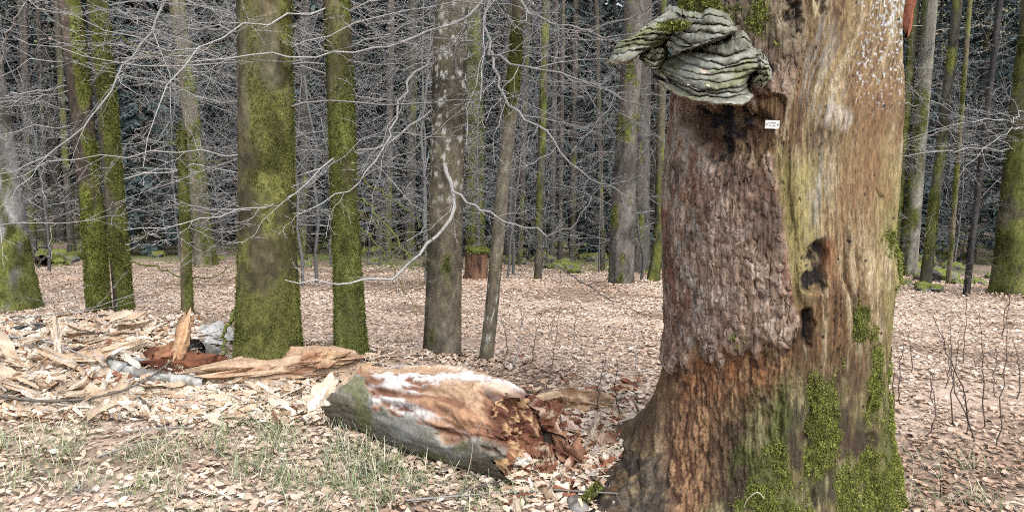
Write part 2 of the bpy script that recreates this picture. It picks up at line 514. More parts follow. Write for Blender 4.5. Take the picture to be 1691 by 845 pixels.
def trunk_geo(path, rad, nz, ntheta, rg, colf, rough=.03, flare=0.0, flare_h=.35, lobes=5, seed=1):
    path = np.asarray(path, float)
    n = len(path)
    d = np.r_[0, np.cumsum(np.linalg.norm(np.diff(path, axis=0), axis=1))]
    fv = min(.9, 4.4 / d[-1]); nlow = int(nz * .86) if fv < .9 else int(nz * .92)
    s = np.r_[np.linspace(0, fv, nlow), np.linspace(fv, 1, nz - nlow + 1)[1:]]
    c = np.stack([np.interp(s * d[-1], d, path[:, i]) for i in range(3)], -1)
    r = np.interp(s * d[-1], d, rad)
    th = np.arange(ntheta) / ntheta * 2 * math.pi            # 0 faces the camera (-Y), + towards +X
    TH, ZZ = np.meshgrid(th, s * d[-1])
    e = np.exp(-ZZ / flare_h)
    lob = 1 + .55 * np.cos(TH * lobes + seed) + .25 * np.cos(TH * (lobes - 2) + 2.1 * seed)
    rr = r[:, None] * (1 + flare * e * lob)
    cx, cy_, cz = r.mean() * np.sin(TH), -r.mean() * np.cos(TH), ZZ
    nz1 = fbm(cx * 3 + seed, cy_ * 3, cz * .9, 3, seed)
    nz2 = fbm(cx * 16 + seed, cy_ * 16, cz * 7, 3, seed + 40)
    rr = rr * (1 + rough * 1.6 * nz1 + rough * .55 * nz2)
    V = np.stack([c[:, None, 0] + rr * np.sin(TH), c[:, None, 1] - rr * np.cos(TH), np.broadcast_to(c[:, None, 2], TH.shape)], -1)
    col, moss = colf(TH, ZZ, cx + seed * 3.3, cy_, cz)
    return V, grid_faces(nz, ntheta, True), col, moss

def bark_col(base, alt, moss_lo, moss_hi, moss_dir, dir_w, lichen=0.0, seed=1, foot=0.0, mcol=MOSS, patch=0.0, over=0.0):
    """albedo of a smooth-barked trunk: two bark tones, moss that favours one side and the foot, pale lichen spots"""
    def f(TH, Z, x, y, z):
        c = np.zeros(TH.shape + (3,)) + np.asarray(base)
        c = mixc(c, alt, ss(-.35, .45, fbm(x * 5, y * 5, z * 1.6, 4, seed)))
        c = mixc(c, np.asarray(base) * .45, ss(.10, .5, fbm(x * 3, y * 3, z * 2.2, 4, seed + 3)) * .8)
        c = c * (1 + .42 * fbm(x * 22, y * 22, z * 12, 4, seed + 4, .6))[..., None]
        if patch:
            c = mixc(c, [.045, .038, .026], ss(.0, .35, fbm(x * 3.2, y * 3.2, z * 2.2, 5, seed + 12, .6)) * patch)
        if lichen:
            f1, f2, idv = cellnoise(TH * 1.7 + fbm(x * 9, y * 9, z * 9, 2, 4) * .35, z * 15 + fbm(x * 9, y * 9, z * 9 + 9, 2, 5) * .35, seed)
            band = ss(1.0, 1.35, Z) if lichen > .5 else ss(.0, .4, fbm(x * 2, y * 2, z * .8, 2, seed + 5))
            c = mixc(c, [.46, .46, .42], ss(.27, .22, f1 + .13 * idv + .06 * fbm(x * 30, y * 30, z * 30, 2, 6)) * (idv > -.6) * band)
        m = fbm(x * 7, y * 7, z * 2.5, 4, seed + 7) * .75 + fbm(x * 1.8, y * 1.8, z * .6, 2, seed + 8) * .5
        m = m + dir_w * np.cos(TH - moss_dir) + foot * np.exp(-Z / .45)
        m = ss(moss_lo, moss_hi, m)
        mc = np.zeros(c.shape) + mcol
        mc = mixc(mc, np.asarray(mcol) * 1.55, ss(-.2, .5, fbm(x * 6, y * 6, z * 4, 3, seed + 30)))
        mc = mixc(mc, np.asarray(mcol) * .5, ss(.1, .5, fbm(x * 9, y * 9, z * 6, 3, seed + 31)))
        c = c * (1 - m[..., None]) + mc * m[..., None]
        if over:
            o_m = ss(.05, .38, fbm(x * 3.6, y * 3.6, z * 2.4, 5, seed + 13, .62)) * over
            c = mixc(c, [.040, .033, .022], o_m); m = m * (1 - o_m)
        return c, m
    return f

def tree(name, label, base_px, top_px, w_base, w_top, colf, seed, height=11.0, flare=.35, lean=0.0, group=None, res=(110, 56), lobes=5,
         fuzz=0, fuzz_size=.016, cat='tree', mids=None, flare_h=.35, rough=.03, top_y=0.0, break_at=None):
    """trunk through the photo points base_px (on the ground) and top_px, widths in photo pixels; goes on above the frame"""
    rgx = np.random.default_rng(seed)
    b = g1(*base_px)
    tp = at(top_px[0], top_px[1], b[1] + lean)
    mid = [at(m[0], m[1], b[1] + lean * .5) for m in (mids or [])]
    rb = w_base * b[1] / FPX / 2; rt = w_top * (b[1] + lean) / FPX / 2
    dirv = tp - (mid[-1] if mid else b); dirv = dirv / np.linalg.norm(dirv)
    pts = [b - np.array([0, 0, .12]), b] + mid + [tp]
    rad = [rb, rb] + [rb + (rt - rb) * (k + 1) / (len(mid) + 1) for k in range(len(mid))] + [rt]
    if break_at is None:
        rest = max(height - (tp[2] - b[2]), 1.5)
        up = nrm(dirv * .6 + np.array([0, 0, .4]))
        pts += [tp + up * rest * .5, tp + up * rest]; rad += [rt * .78, rt * .35]
    root = empty(name, b)
    V, F, col, moss = trunk_geo(pts, rad, res[0], res[1], rgx, colf, rough, flare, flare_h, lobes, seed)
    Vf = V.reshape(-1, 3)
    tr_o = obj('trunk', Vf, F, M['bark'], root, col.reshape(-1, 3))
    if fuzz:
        low = (Vf[:, 2] < 2.6) 
        res_ = sample_quads(Vf, F, np.clip(moss.ravel() * 1.6 - .6, 0, 1) * low, fuzz, rgx)
        if res_:
            mv, mf, mcol = moss_fuzz(res_[0], res_[1], rgx, fuzz_size, MOSSB * .85)
            o = obj('moss', mv, mf, M['moss'], tr_o, mcol, False); o['kind'] = 'stuff'
    if label: tag(root, label, cat, group)
    return root, np.array(pts), np.array(rad)

def branch_obj(name, lv, ks, cols, rgx, root):
    """the limb is a part, its mass of fine twigs a sub-part"""
    V, F, c = twigs_geo(lv[:1], ks, cols, rgx)
    o = obj(name, V, F, M['twig'], root, c)
    if len(lv) > 1:
        V, F, c = twigs_geo(lv[1:], ks[1:], cols[1:], rgx)
        obj('twigs', V, F, M['twig'], o, c)['kind'] = 'stuff'
    return o

def limb(root, pts_px, r0, seed, cols=TW, n_child=(9, 6, 4), levels=3, name='branch', frac=(.25, .5), plane=.4, droop=.05, tmin=.1, r1=.25, ks=(6, 4, 3, 3), P=22, ang=(.55, 1.1), wig=.05):
    """a limb traced through world points, with its side twigs"""
    rgx = np.random.default_rng(seed)
    r0 = r0 * .66
    PL = resample(pts_px, P)
    PL[1:-1] += rgx.normal(0, .010, (P - 2, 3))
    R = r0 * (1 - np.linspace(0, 1, P) * (1 - r1))
    lv = grow((PL[None], R[None]), None, None, None, rgx, n_child, levels, frac=frac, plane=plane, droop=droop, tmin=tmin, ang=ang, wig=wig)
    return branch_obj(name, lv, ks, cols, rgx, root)

def side_branch(root, pts, rad, seed, zlo, zhi, n, length, cols=None, n_child=(8, 5, 3), levels=3, az=None, rise=(-.15, .35), r0=.014, droop=.12, plane=.4):
    """n branches leaving the trunk at random heights"""
    cols = cols or TWS
    rgx = np.random.default_rng(seed)
    for i in range(n):
        z = rgx.uniform(zlo, zhi)
        c = np.array([np.interp(z, pts[:, 2], pts[:, k]) for k in range(3)]); rr = np.interp(z, pts[:, 2], rad)
        a_ = rgx.uniform(0, 6.28) if az is None else rgx.uniform(*az)          # 0 -> +X, pi/2 -> +Y
        d = np.array([math.cos(a_), math.sin(a_), rgx.uniform(*rise)])
        L = rgx.uniform(*length)
        PLl, Rl = wander((c + d * rr * .6)[None], nrm(d)[None], np.array([L]), np.array([r0 * .8 * rgx.uniform(.7, 1.2) * L / 2.2]), rgx, 12, droop * 3, .075)
        lv = grow((PLl, Rl), None, None, None, rgx, n_child, levels, frac=(.25, .5), plane=plane, droop=droop)
        branch_obj('branch', lv, (5, 3, 3, 3), cols, rgx, root)

def crown(root, pts, rad, seed, n=5):
    """the bare crown above the frame"""
    top = pts[-1]
    side_branch(root, pts, rad, seed, top[2] - 4.0, top[2] - .2, n, (2.2, 3.6), n_child=(6, 4), levels=2, rise=(.5, 1.3), r0=.03, droop=0)

BR = (.155, .130, .088); BG = (.20, .185, .15); BD = (.085, .068, .05)
T = {}
T['left'] = tree('beech_tree', 'grey flaky trunk cut off by the left edge of the photo', (18, 512), (-18, 60), 88, 26,
     bark_col((.15, .138, .125), (.25, .24, .23), .42, .8, .9, .5, seed=11, foot=.1, patch=.6), 11, flare=.32, res=(130, 60), mids=[(2, 300)], fuzz=3000)
T['pairA'] = tree('beech_tree', 'bright green mossy trunk, left one of the leaning pair', (164, 516), (115, 0), 37, 33,
     bark_col((.115, .086, .066), (.085, .064, .05), -.30, .12, .8, .42, seed=12, foot=.2, over=.2, mcol=np.array([.135, .148, .034])), 12, flare=.12, mids=[(150, 330)], fuzz=9000, fuzz_size=.02)
T['pairB'] = tree('beech_tree', 'mossy trunk with left edge shadow painted dark brown, right one of the leaning pair', (206, 516), (160, 0), 30, 31,
     bark_col((.062, .050, .036), (.085, .07, .05), .02, .42, 1.25, .62, seed=13, foot=.2, over=.35, mcol=np.array([.100, .110, .028])), 13, flare=.16, mids=[(186, 290)], fuzz=9000, fuzz_size=.02)  # shadow along the left edge is put into the colour as dark, moss-free bark
T['thin'] = tree('broken_tree', 'slim dark mossy dead trunk snapped off beside the paler leaning tree', (310, 522), (300, 215), 19, 15,
     bark_col((.11, .085, .055), (.15, .12, .07), -.15, .25, 1.0, .4, seed=14), 14, flare=.1, res=(80, 28), fuzz=2500, break_at=1)
T['behind'] = tree('beech_tree', 'olive brown trunk rising behind the slim snapped trunk', (340, 440), (292, 0), 32, 26,
     bark_col((.15, .13, .09), (.2, .175, .12), -.05, .45, 1.2, .3, seed=15, patch=.3), 15, flare=.3, mids=[(322, 250)], fuzz=3000)
T['big'] = tree('beech_tree', 'thickest trunk left of centre, dark blotched bark and mossy foot', (444, 597), (437, 0), 100, 86,
     bark_col((.110, .092, .052), (.150, .135, .090), -.50, .25, 1.3, .16, lichen=.0, seed=16, foot=.8, patch=.4, mcol=np.array([.118, .117, .036]), over=.62), 16, flare=.16, res=(260, 130), mids=[(441, 380)], fuzz=14000, fuzz_size=.014, rough=.022, lobes=4)
T['mossy'] = tree('beech_tree', 'slender trunk with even green moss just right of the thickest trunk', (580, 588), (556, 0), 46, 42,
     bark_col((.15, .125, .075), (.12, .095, .06), -.25, .30, .6, .3, seed=17, foot=.35, over=.35), 17, flare=.30, mids=[(566, 260)], fuzz=12000, fuzz_size=.014)
T['lichen'] = tree('beech_tree', 'grey brown trunk dotted with white lichen behind the fallen log', (729, 589), (745, 0), 60, 54,
     bark_col((.150, .126, .088), (.180, .156, .118), .36, .8, -.9, .15, lichen=.62, seed=18, foot=.75), 18, flare=.13, res=(300, 110), mids=[(735, 400)], fuzz=4000, fuzz_size=.013, rough=.015)
T['green'] = tree('beech_tree', 'bright green mossy trunk half hidden behind the lichen dotted trunk', (786, 444), (780, 0), 30, 28,
     bark_col((.15, .13, .08), BR, -.5, .1, .2, .2, seed=19), 19, flare=.15, fuzz=6000, fuzz_size=.03)
T['slim'] = tree('beech_tree', 'slim curved brown trunk standing right of the lichen dotted trunk', (803, 598), (857, 0), 22, 20,
     bark_col((.15, .125, .085), (.20, .175, .13), .1, .5, -.6, .25, lichen=.35, seed=20, foot=.2), 20, flare=.15, res=(120, 36), mids=[(813, 500), (828, 330), (846, 160)], fuzz=3000, fuzz_size=.012)
T['spruceA'] = tree('spruce_tree', 'grey scaly conifer trunk with mossy foot left of the big dead trunk', (1026, 470), (1045, 60), 42, 33,
     bark_col((.115, .10, .086), (.15, .132, .117), .65, .9, -1.2, .2, seed=21, foot=.8, patch=.2), 21, flare=.12, mids=[(1031, 300)], height=16, fuzz=2500, fuzz_size=.02)
T['spruceB'] = tree('spruce_tree', 'shaded grey conifer trunk standing close behind the grey scaly one', (1056, 450), (1062, 60), 32, 27,
     bark_col((.09, .08, .07), (.115, .104, .092), .5, .8, 1, .2, seed=22, foot=.5), 22, flare=.15, height=16)
T['mossR'] = tree('beech_tree', 'leaning mossy stem touching the left edge of the big dead trunk', (1078, 466), (1092, 160), 17, 14,
     bark_col((.10, .09, .06), (.12, .10, .07), -.1, .4, 1, .3, seed=23), 23, flare=.5, res=(80, 28), mids=[(1088, 400)], height=9)
T['darkM'] = tree('spruce_tree', 'thin dark mossy trunk left of the mossy stones', (888, 462), (902, 0), 13, 13,
     bark_col((.085, .075, .055), (.105, .095, .07), .2, .7, -.8, .3, seed=24), 24, flare=.1, res=(80, 28), height=15)
for i, (bx_, by_, tx_, wb, wt, lab) in enumerate([
        (858, 437, 872, 10, 10, 'narrow dark trunk beside the curved slim trunk'),
        (911, 432, 918, 9, 9, 'narrow grey trunk just right of the thin dark mossy trunk'),
        (924, 436, 930, 8, 7, 'very narrow trunk pairing with the narrow grey trunk'),
        (945, 430, 950, 11, 11, 'dim upright trunk over the green stones in mid forest'),
        (995, 448, 985, 9, 8, 'crooked mossy sapling trunk left of the grey scaly conifer'),
        (676, 428, 682, 18, 16, 'dark conifer trunk left of the lichen dotted trunk'),
        (54, 424, 36, 15, 13, 'dark trunk between the left edge and the leaning pair'),
        (76, 420, 62, 7, 6, 'dark thin stem next to the dark trunk at far left'),
        (118, 424, 92, 11, 10, 'grey far stem hugging the leaning pair on its left'),
        (500, 436, 505, 13, 12, 'shaded stem between the thickest and the evenly mossy trunk'),
        (640, 430, 646, 13, 12, 'shaded stem right of the evenly mossy trunk')]):
    T['bg%d' % i] = tree('spruce_tree', lab, (bx_, by_), (tx_, 0), wb, wt,
        bark_col((.085, .075, .062), (.12, .105, .09), .3, .8, 1, .2, seed=40 + i), 40 + i, flare=.1, res=(60, 20), height=16)
for i, (bx_, by_, tx_, wb, wt, c1, m0, lab) in enumerate([
        (1500, 455, 1536, 26, 22, (.17, .16, .13), .0, 'pale mossy leaning trunk right of the big dead trunk'),
        (1476, 455, 1512, 15, 14, (.08, .075, .05), -.1, 'dark trunk peeping out behind the big dead trunk'),
        (1527, 478, 1582, 17, 15, (.07, .065, .05), .05, 'dark leaning conifer trunk rising from a green boulder'),
        (1566, 470, 1602, 8, 7, (.13, .11, .07), .1, 'thin olive leaning stem between the dark conifers'),
        (1595, 488, 1652, 10, 9, (.045, .042, .04), .8, 'nearly black slanting thin trunk at right'),
        (1668, 486, 1716, 60, 50, (.14, .125, .085), .0, 'stout mossy trunk at the right edge of the photo')]):
    T['r%d' % i] = tree('spruce_tree', lab, (bx_, by_), (tx_, 0), wb, wt,
        bark_col(c1, tuple(1.3 * v for v in c1), m0, m0 + .5, -.8, .3, seed=60 + i, foot=.4), 60 + i, flare=.2, res=(90, 30), height=15, fuzz=2000, fuzz_size=.02)

# ---- limbs traced in the photograph, on the trees they grow from
def px3(lst, Y0, Y1):
    n = len(lst)
    return [at(x, y, Y0 + (Y1 - Y0) * k / (n - 1)) for k, (x, y) in enumerate(lst)]
R_, P_, Q_ = T['lichen']
y7 = R_.location[1]
limb(R_, px3([(745, -130), (800, -60), (806, -2), (690, 60), (565, 92), (480, 92), (395, 92), (300, 104)], y7, y7 - .9), .020, 101, n_child=(12, 6, 4))
limb(R_, px3([(745, -150), (812, -40), (797, 40), (812, 85), (835, 102), (900, 117), (990, 138), (1040, 165), (1092, 181)], y7, y7 - 1.3), .020, 102, n_child=(12, 6, 4))
limb(R_, px3([(750, -170), (850, -10), (900, 38), (950, 44), (1000, 44), (1060, 20), (1110, -5)], y7, y7 - 1.3), .016, 103, n_child=(12, 6, 4))
limb(R_, px3([(812, 85), (818, 125), (850, 185), (900, 222), (960, 282), (1030, 318), (1092, 340)], y7 - .35, y7 - 1.3), .014, 104, n_child=(13, 6, 4))
limb(R_, px3([(733, 268), (736, 284), (747, 316), (742, 366), (705, 408), (655, 452), (600, 466), (545, 465), (470, 462)], y7 - .06, y7 - .9), .024, 105, n_child=(7, 5, 3), frac=(.12, .3), r1=.2)
limb(R_, px3([(747, 316), (800, 348), (868, 377), (905, 385), (932, 378), (1000, 300)], y7 - .3, y7 - .6), .013, 106, n_child=(7, 5, 3), frac=(.15, .35))
limb(R_, px3([(868, 377), (900, 420), (960, 465), (1010, 496), (1080, 520)], y7 - .5, y7 - .6), .009, 107, n_child=(5, 4), levels=2, cols=TWD)
limb(R_, px3([(715, 105), (690, 120), (660, 170), (640, 230), (600, 290), (520, 340), (400, 370)], y7, y7 - .6), .014, 108, n_child=(12, 6, 4))
limb(R_, px3([(715, 180), (640, 235), (560, 260), (470, 330), (400, 350), (300, 370), (205, 380)], y7, y7 - 1.2), .014, 109, n_child=(12, 6, 4))
R2, _, _ = T['pairB']; y2 = R2.location[1]
limb(R2, px3([(275, -60), (262, 30), (205, 110), (165, 180), (120, 225), (60, 265), (0, 292), (-60, 310)], y2 - .8, y2 - 1.6), .020, 110, n_child=(10, 6, 4))
limb(R2, px3([(205, 440), (222, 436), (260, 440), (300, 458), (350, 455), (400, 430)], y2 - .1, y2 - .3), .016, 111, cols=TWM, n_child=(8, 5), levels=2)
limb(R2, px3([(180, 60), (215, 70), (238, 88), (262, 92), (330, 82), (400, 60)], y2, y2 - .2), .014, 112, cols=TWM, n_child=(8, 5, 3))
R1, _, _ = T['left']; y1 = R1.location[1]
limb(R1, px3([(5, 160), (30, 155), (105, 143), (170, 120), (230, 60)], y1, y1 - .5), .014, 113, n_child=(8, 5, 3))
limb(R1, px3([(2, 110), (10, 60), (30, 25), (60, -20), (85, -70)], y1, y1 - .6), .022, 114, n_child=(7, 5, 3))
limb(R1, px3([(-60, 560), (0, 532), (110, 515), (210, 490), (300, 440), (400, 375), (480, 330), (520, 300)], y1 - 2.0, y1 - 1.4), .009, 115, n_child=(12, 5, 3), frac=(.15, .35))
limb(R1, px3([(-60, 390), (0, 370), (100, 368), (200, 352), (290, 330), (380, 320)], y1 - 1.6, y1 - 1.2), .008, 116, n_child=(10, 5, 3), frac=(.2, .4))
R6, P6, Q6 = T['mossy']; y6 = R6.location[1]
for k, (a_, b_) in enumerate([((598, 330), (700, 470)), ((598, 300), (720, 400)), ((600, 380), (690, 520)), ((596, 350), (660, 430)), ((600, 360), (500, 440))]):
    m_ = ((a_[0] + b_[0]) / 2, (a_[1] + b_[1]) / 2 - 14)
    limb(R6, px3([(575, a_[1] - 10), a_, m_, b_], y6, y6 - .3 + .2 * k), .011, 120 + k, cols=TWM, n_child=(8, 5), levels=2, frac=(.25, .5))
R3, P3, Q3 = T['thin']; y3 = R3.location[1]
for k, l_ in enumerate([[(300, 225), (285, 238), (275, 232)], [(302, 240), (318, 222), (322, 212)], [(304, 262), (340, 268), (385, 262)], [(302, 220), (296, 205), (302, 196)], [(300, 272), (330, 280), (350, 300)]]):
    limb(R3, px3(l_, y3, y3 - .2), .013, 130 + k, cols=TWM, n_child=(6, 4), levels=2, r1=.4)
R5, P5, Q5 = T['big']; y5 = R5.location[1]
limb(R5, px3([(400, 500), (385, 525), (372, 545), (368, 585)], y5 - .05, y5 - .1), .022, 140, cols=TWM, n_child=(7, 4), levels=2, r1=.5)
# ---- side sprays of the nearer beeches, away from the viewer's face
side_branch(*T['big'], 150, 1.4, 2.7, 5, (1.2, 2.0), az=(2.6, 3.7), r0=.010)
side_branch(*T['big'], 151, 1.3, 2.7, 5, (1.2, 2.0), az=(-.5, .6), r0=.010)
side_branch(*T['mossy'], 152, 1.2, 2.9, 9, (1.2, 2.2), az=(2.4, 3.9), r0=.010)
side_branch(*T['mossy'], 153, 1.0, 2.9, 7, (1.0, 1.8), az=(-.6, .8), r0=.010)
side_branch(*T['slim'], 154, 1.0, 2.9, 11, (1.0, 1.9), r0=.009)
side_branch(*T['pairA'], 155, 1.0, 3.0, 8, (1.2, 2.4), az=(2.2, 4.2), r0=.010)
side_branch(*T['pairB'], 156, 1.0, 3.0, 11, (1.2, 2.6), az=(-.9, .9), r0=.010)
side_branch(*T['behind'], 157, .6, 3.6, 14, (1.6, 3.0), r0=.012)
side_branch(*T['lichen'], 158, 1.3, 2.8, 5, (1.0, 2.0), az=(2.4, 3.6), r0=.009)
side_branch(*T['green'], 159, .2, 4.4, 14, (1.8, 3.4), r0=.012)
side_branch(*T['r0'], 160, .2, 3.6, 8, (1.2, 2.6), r0=.012)
side_branch(*T['r5'], 161, .2, 3.4, 10, (1.4, 2.8), az=(1.8, 4.4), r0=.012)
side_branch(*T['spruceA'], 162, -.4, 3.4, 12, (.9, 1.8), cols=TWD, r0=.009)
side_branch(*T['spruceB'], 163, -.4, 3.6, 10, (.9, 1.8), cols=TWD, r0=.009)
side_branch(*T['r2'], 164, -.2, 3.4, 9, (.8, 1.6), cols=TWD, r0=.009)
for k_, key in enumerate(['left', 'pairA', 'pairB', 'behind', 'big', 'mossy', 'lichen', 'green', 'slim']):
    crown(*T[key], 170 + k_)
for k_, key in enumerate(['bg%d' % i for i in range(11)] + ['darkM', 'r3', 'r4']):
    side_branch(*T[key], 190 + k_, -1.4, 5.0, 9, (.7, 1.7), cols=TWD, n_child=(7, 4), levels=2, r0=.010)

# ---- dense conifers of the background: a few builds, copied
def build_spruce(name, H, z0, r0, spread, seed, dens=1.0):
    rgx = np.random.default_rng(seed)
    root = empty(name, (0, 0, 0))
    V, F, col, m = trunk_geo([(0, 0, -.3), (0, 0, 0), (rgx.normal(0, .12), rgx.normal(0, .12), H * .5), (0, 0, H)], [r0, r0, r0 * .6, .02], 60, 16, rgx,
                             bark_col((.07, .062, .052), (.11, .098, .085), .5, .9, 0, .2, seed=seed), .05, .2, .4, 5, seed)
    obj('trunk', V, F, M['bark'], root, col.reshape(-1, 3))
    bag = Bag(); fol = Bag()
    z = z0
    pls = []; rs = []
    while z < H - .3:
        f = (z - z0) / (H - z0)
        L = spread * (1 - f) ** .8 * (.55 + .45 * min(1, f * 6)) + .25
        nb = rgx.integers(5, 8)
        a0 = rgx.uniform(0, 6.28)
        for i in range(nb):
            a_ = a0 + i * 6.283 / nb + rgx.normal(0, .2); l = L * rgx.uniform(.7, 1.1)
            t = np.linspace(0, 1, 7)
            dz = (.10 * t - .55 * t * t + .22 * t ** 3) * l * rgx.uniform(.7, 1.3)
            p = np.stack([np.cos(a_) * l * t, np.sin(a_) * l * t, z + dz], -1)
            pls.append(p); rs.append(.022 * (1 - .85 * t) * (l / 2 + .3))
        z += rgx.uniform(.24, .42) / dens
    pls = np.array(pls); rs = np.array(rs)
    V, F = tubes(pls, np.maximum(rs, .006), 3)
    bag.add(V, F, (.09, .078, .065))
    Vd, Fd, Cd = bag.get()
    obj('branches', Vd, Fd, M['twig'], root, Cd)['kind'] = 'stuff'
    # needle sprays: many narrow leaf-sized faces hanging and fanning from each branch
    N = len(pls); per = int(38 * dens)
    t = rgx.uniform(.18, 1.0, (N, per)) ** .8
    sg = t * 6; k = np.minimum(sg.astype(int), 5); w = (sg - k)[..., None]; ii = np.arange(N)[:, None]
    b = pls[ii, k] * (1 - w) + pls[ii, k + 1] * w
    Tn = nrm(pls[ii, k + 1] - pls[ii, k])
    sd = nrm(np.cross(Tn, [0, 0, 1.])) * rgx.choice([-1, 1], (N, per))[..., None]
    d = nrm(Tn * rgx.uniform(.2, .9, (N, per, 1)) + sd * rgx.uniform(.2, 1, (N, per, 1)) + np.array([0, 0, -1.]) * rgx.uniform(-.1, .75, (N, per, 1)))
    l = rgx.uniform(.15, .37, (N, per, 1)) * (1.15 - .5 * t[..., None])
    wv = nrm(np.cross(d, rgx.normal(0, 1, (N, per, 3)))) * l * .11
    q = np.stack([b - wv, b + wv, b + d * l * .7 + wv * .8, b + d * l, b + d * l * .7 - wv * .8], 2).reshape(-1, 3)
    nq = N * per
    i5 = np.arange(nq) * 5
    Fq = np.stack([i5, i5 + 1, i5 + 2, i5 + 4], -1); Ft = np.stack([i5 + 4, i5 + 2, i5 + 3], -1)
    c = np.array([.052, .074, .068]) * rgx.uniform(.55, 1.6, (nq, 1)) + np.array([0, 0, .008])
    obj('crown', q, [Fq, Ft], M['needle'], root, np.repeat(c, 5, 0), False)
    return root

def copy_tree(root, loc, rz, s, label=None, group=None):
    r = root.copy(); COL.objects.link(r); r.location = tuple(loc); r.rotation_euler = (0, 0, rz); r.scale = (s, s, s)
    if label: r['label'] = label
    for ch in root.children:
        c = ch.copy(); COL.objects.link(c); c.parent = r
    return r

GSP = 'dark conifers of the background forest'
protos = [build_spruce('spruce_tree', 19, 4.6, .17, 2.3, 301), build_spruce('spruce_tree', 22, 6.5, .20, 2.6, 302),
          build_spruce('spruce_tree', 17, 2.2, .16, 2.4, 303), build_spruce('spruce_tree', 15, .9, .15, 2.5, 304), build_spruce('young_spruce_tree', 6.5, .4, .06, 1.5, 305, 1.2)]
rg = np.random.default_rng(77)
spots = []
def where(x, y, z=0.0):
    px = float(proj(np.array([x, y, z]))[0])
    for lim, w in ((250, 'behind the leaning pair at left'), (520, 'behind the thickest trunk'), (700, 'behind the evenly mossy trunk'), (1000, 'right of the lichen dotted trunk'), (1470, 'behind the big dead trunk'), (9999, 'right of the big dead trunk')):
        if px < lim: return w
def free(x, y, d):
    return all((x - a) ** 2 + (y - b) ** 2 > d * d for a, b in spots)
tries = 0
while len(spots) < 190 and tries < 9000:
    tries += 1
    y = 20 + 47 * rg.uniform(0, 1) ** 1.1
    x = rg.uniform(-1, 1) * (y * .80 + 3)
    if y < 27 and rg.uniform() < .35: continue
    if free(x, y, 1.7 + .012 * y):
        spots.append((x, y))
used = [0] * 5
LBL = ['slender background conifer with bare lower trunk', 'tall background conifer with long bare trunk', 'background conifer with drooping low branches',
       'bushy background conifer clothed almost to the ground', 'small young blue green conifer']
for (x, y) in spots:
    if x > .42 * y: k = rg.choice([2, 3, 3, 4, 4])
    elif y < 27: k = rg.choice([0, 1, 3, 4])
    elif y < 36: k = rg.choice([0, 2, 2, 3, 4, 3])
    else: k = rg.choice([0, 2, 3, 3])
    s = rg.uniform(.8, 1.15); loc = (x, y, float(gh(x, y)) - .05); rz = rg.uniform(0, 6.28)
    if not used[k]:
        o = protos[k]; o.location = loc; o.rotation_euler = (0, 0, rz); o.scale = (s, s, s); used[k] = 1
    else:
        o = copy_tree(protos[k], loc, rz, s)
    tag(o, LBL[k] + ' ' + where(x, y), 'tree', GSP + ' ' + where(x, y))

# ---- leafless young beeches between the trunks
def build_sapling(name, H, n, seed, cols, spreadL=(.9, 1.8)):
    rgx = np.random.default_rng(seed)
    root = empty(name, (0, 0, 0))
    PL, R = wander(np.zeros((1, 3)) - [0, 0, .1], nrm(np.array([[rgx.normal(0, .06), rgx.normal(0, .06), 1.]])), np.array([H]), np.array([.008 + H * .0035]), rgx, 12, 0, .03)
    lv = grow((PL, R), None, None, None, rgx, (n, 7, 5), 3, frac=(.28, .45), plane=.9, droop=.15, ang=(.9, 1.45), tmin=.15)
    V, F, c = twigs_geo(lv[:1], (6,), cols, rgx, .003); obj('stem', V, F, M['twig'], root, c)
    V, F, c = twigs_geo(lv[1:], (4, 3, 3), cols[1:], rgx, .0022); obj('branches', V, F, M['twig'], root, c)['kind'] = 'stuff'
    return root
sap = [build_sapling('beech_sapling', 5.2, 34, 401, TWF), build_sapling('beech_sapling', 4.0, 28, 402, TWF), build_sapling('beech_sapling', 6.0, 36, 403, TWF)]
GSA = 'bare young beeches filling the space between the trunks'
rg = np.random.default_rng(78); used = [0] * 3; ns = 0
SL = ['leafless young beech with spreading grey twigs', 'low leafless young beech with grey twigs', 'tall leafless young beech with fine grey twigs']
while ns < 44:
    y = rg.uniform(9.5, 24); x = rg.uniform(-1, 1) * (y * .72 + 1)
    if x > 0 and x < .55 * y and y < 13: continue
    if abs(x) < .05 * y and y < 12: continue
    if x > -.03 * y and rg.uniform() < .35: continue
    k = ns % 3; s = rg.uniform(.8, 1.2); loc = (x, y, float(gh(x, y)) - .02)
    if not used[k]: o = sap[k]; o.location = loc; o.scale = (s,) * 3; used[k] = 1
    else: o = copy_tree(sap[k], loc, rg.uniform(0, 6.28), s)
    tag(o, SL[k] + ' ' + where(x, y), 'sapling', GSA + ' ' + where(x, y)); ns += 1

# ---- mossy stones, stump, old log at the forest edge
def rock_geo(seed, n=28):
    rgx = np.random.default_rng(seed)
    th = np.arange(n * 2) / (n * 2) * 2 * math.pi; ph = np.linspace(0.02, math.pi - .02, n)
    TH, PH = np.meshgrid(th, ph)
    d = np.stack([np.sin(PH) * np.cos(TH), np.sin(PH) * np.sin(TH), np.cos(PH)], -1)
    f = 1 + .45 * fbm(d[..., 0] * 1.4 + seed, d[..., 1] * 1.4, d[..., 2] * 1.4, 3, seed) + .10 * fbm(d[..., 0] * 6, d[..., 1] * 6, d[..., 2] * 6 + seed, 3, seed)
    V = d * f[..., None] * np.array([1, .85, .62])
    c = np.zeros(V.shape) + np.array([.15, .145, .135])
    m = ss(.05, .55, d[..., 2] * .8 + fbm(V[..., 0] * 3, V[..., 1] * 3, V[..., 2] * 3, 3, seed + 2))
    c = mixc(c, MOSSB * 1.15, m)
    return V, grid_faces(n, n * 2, True), c
rockm = []
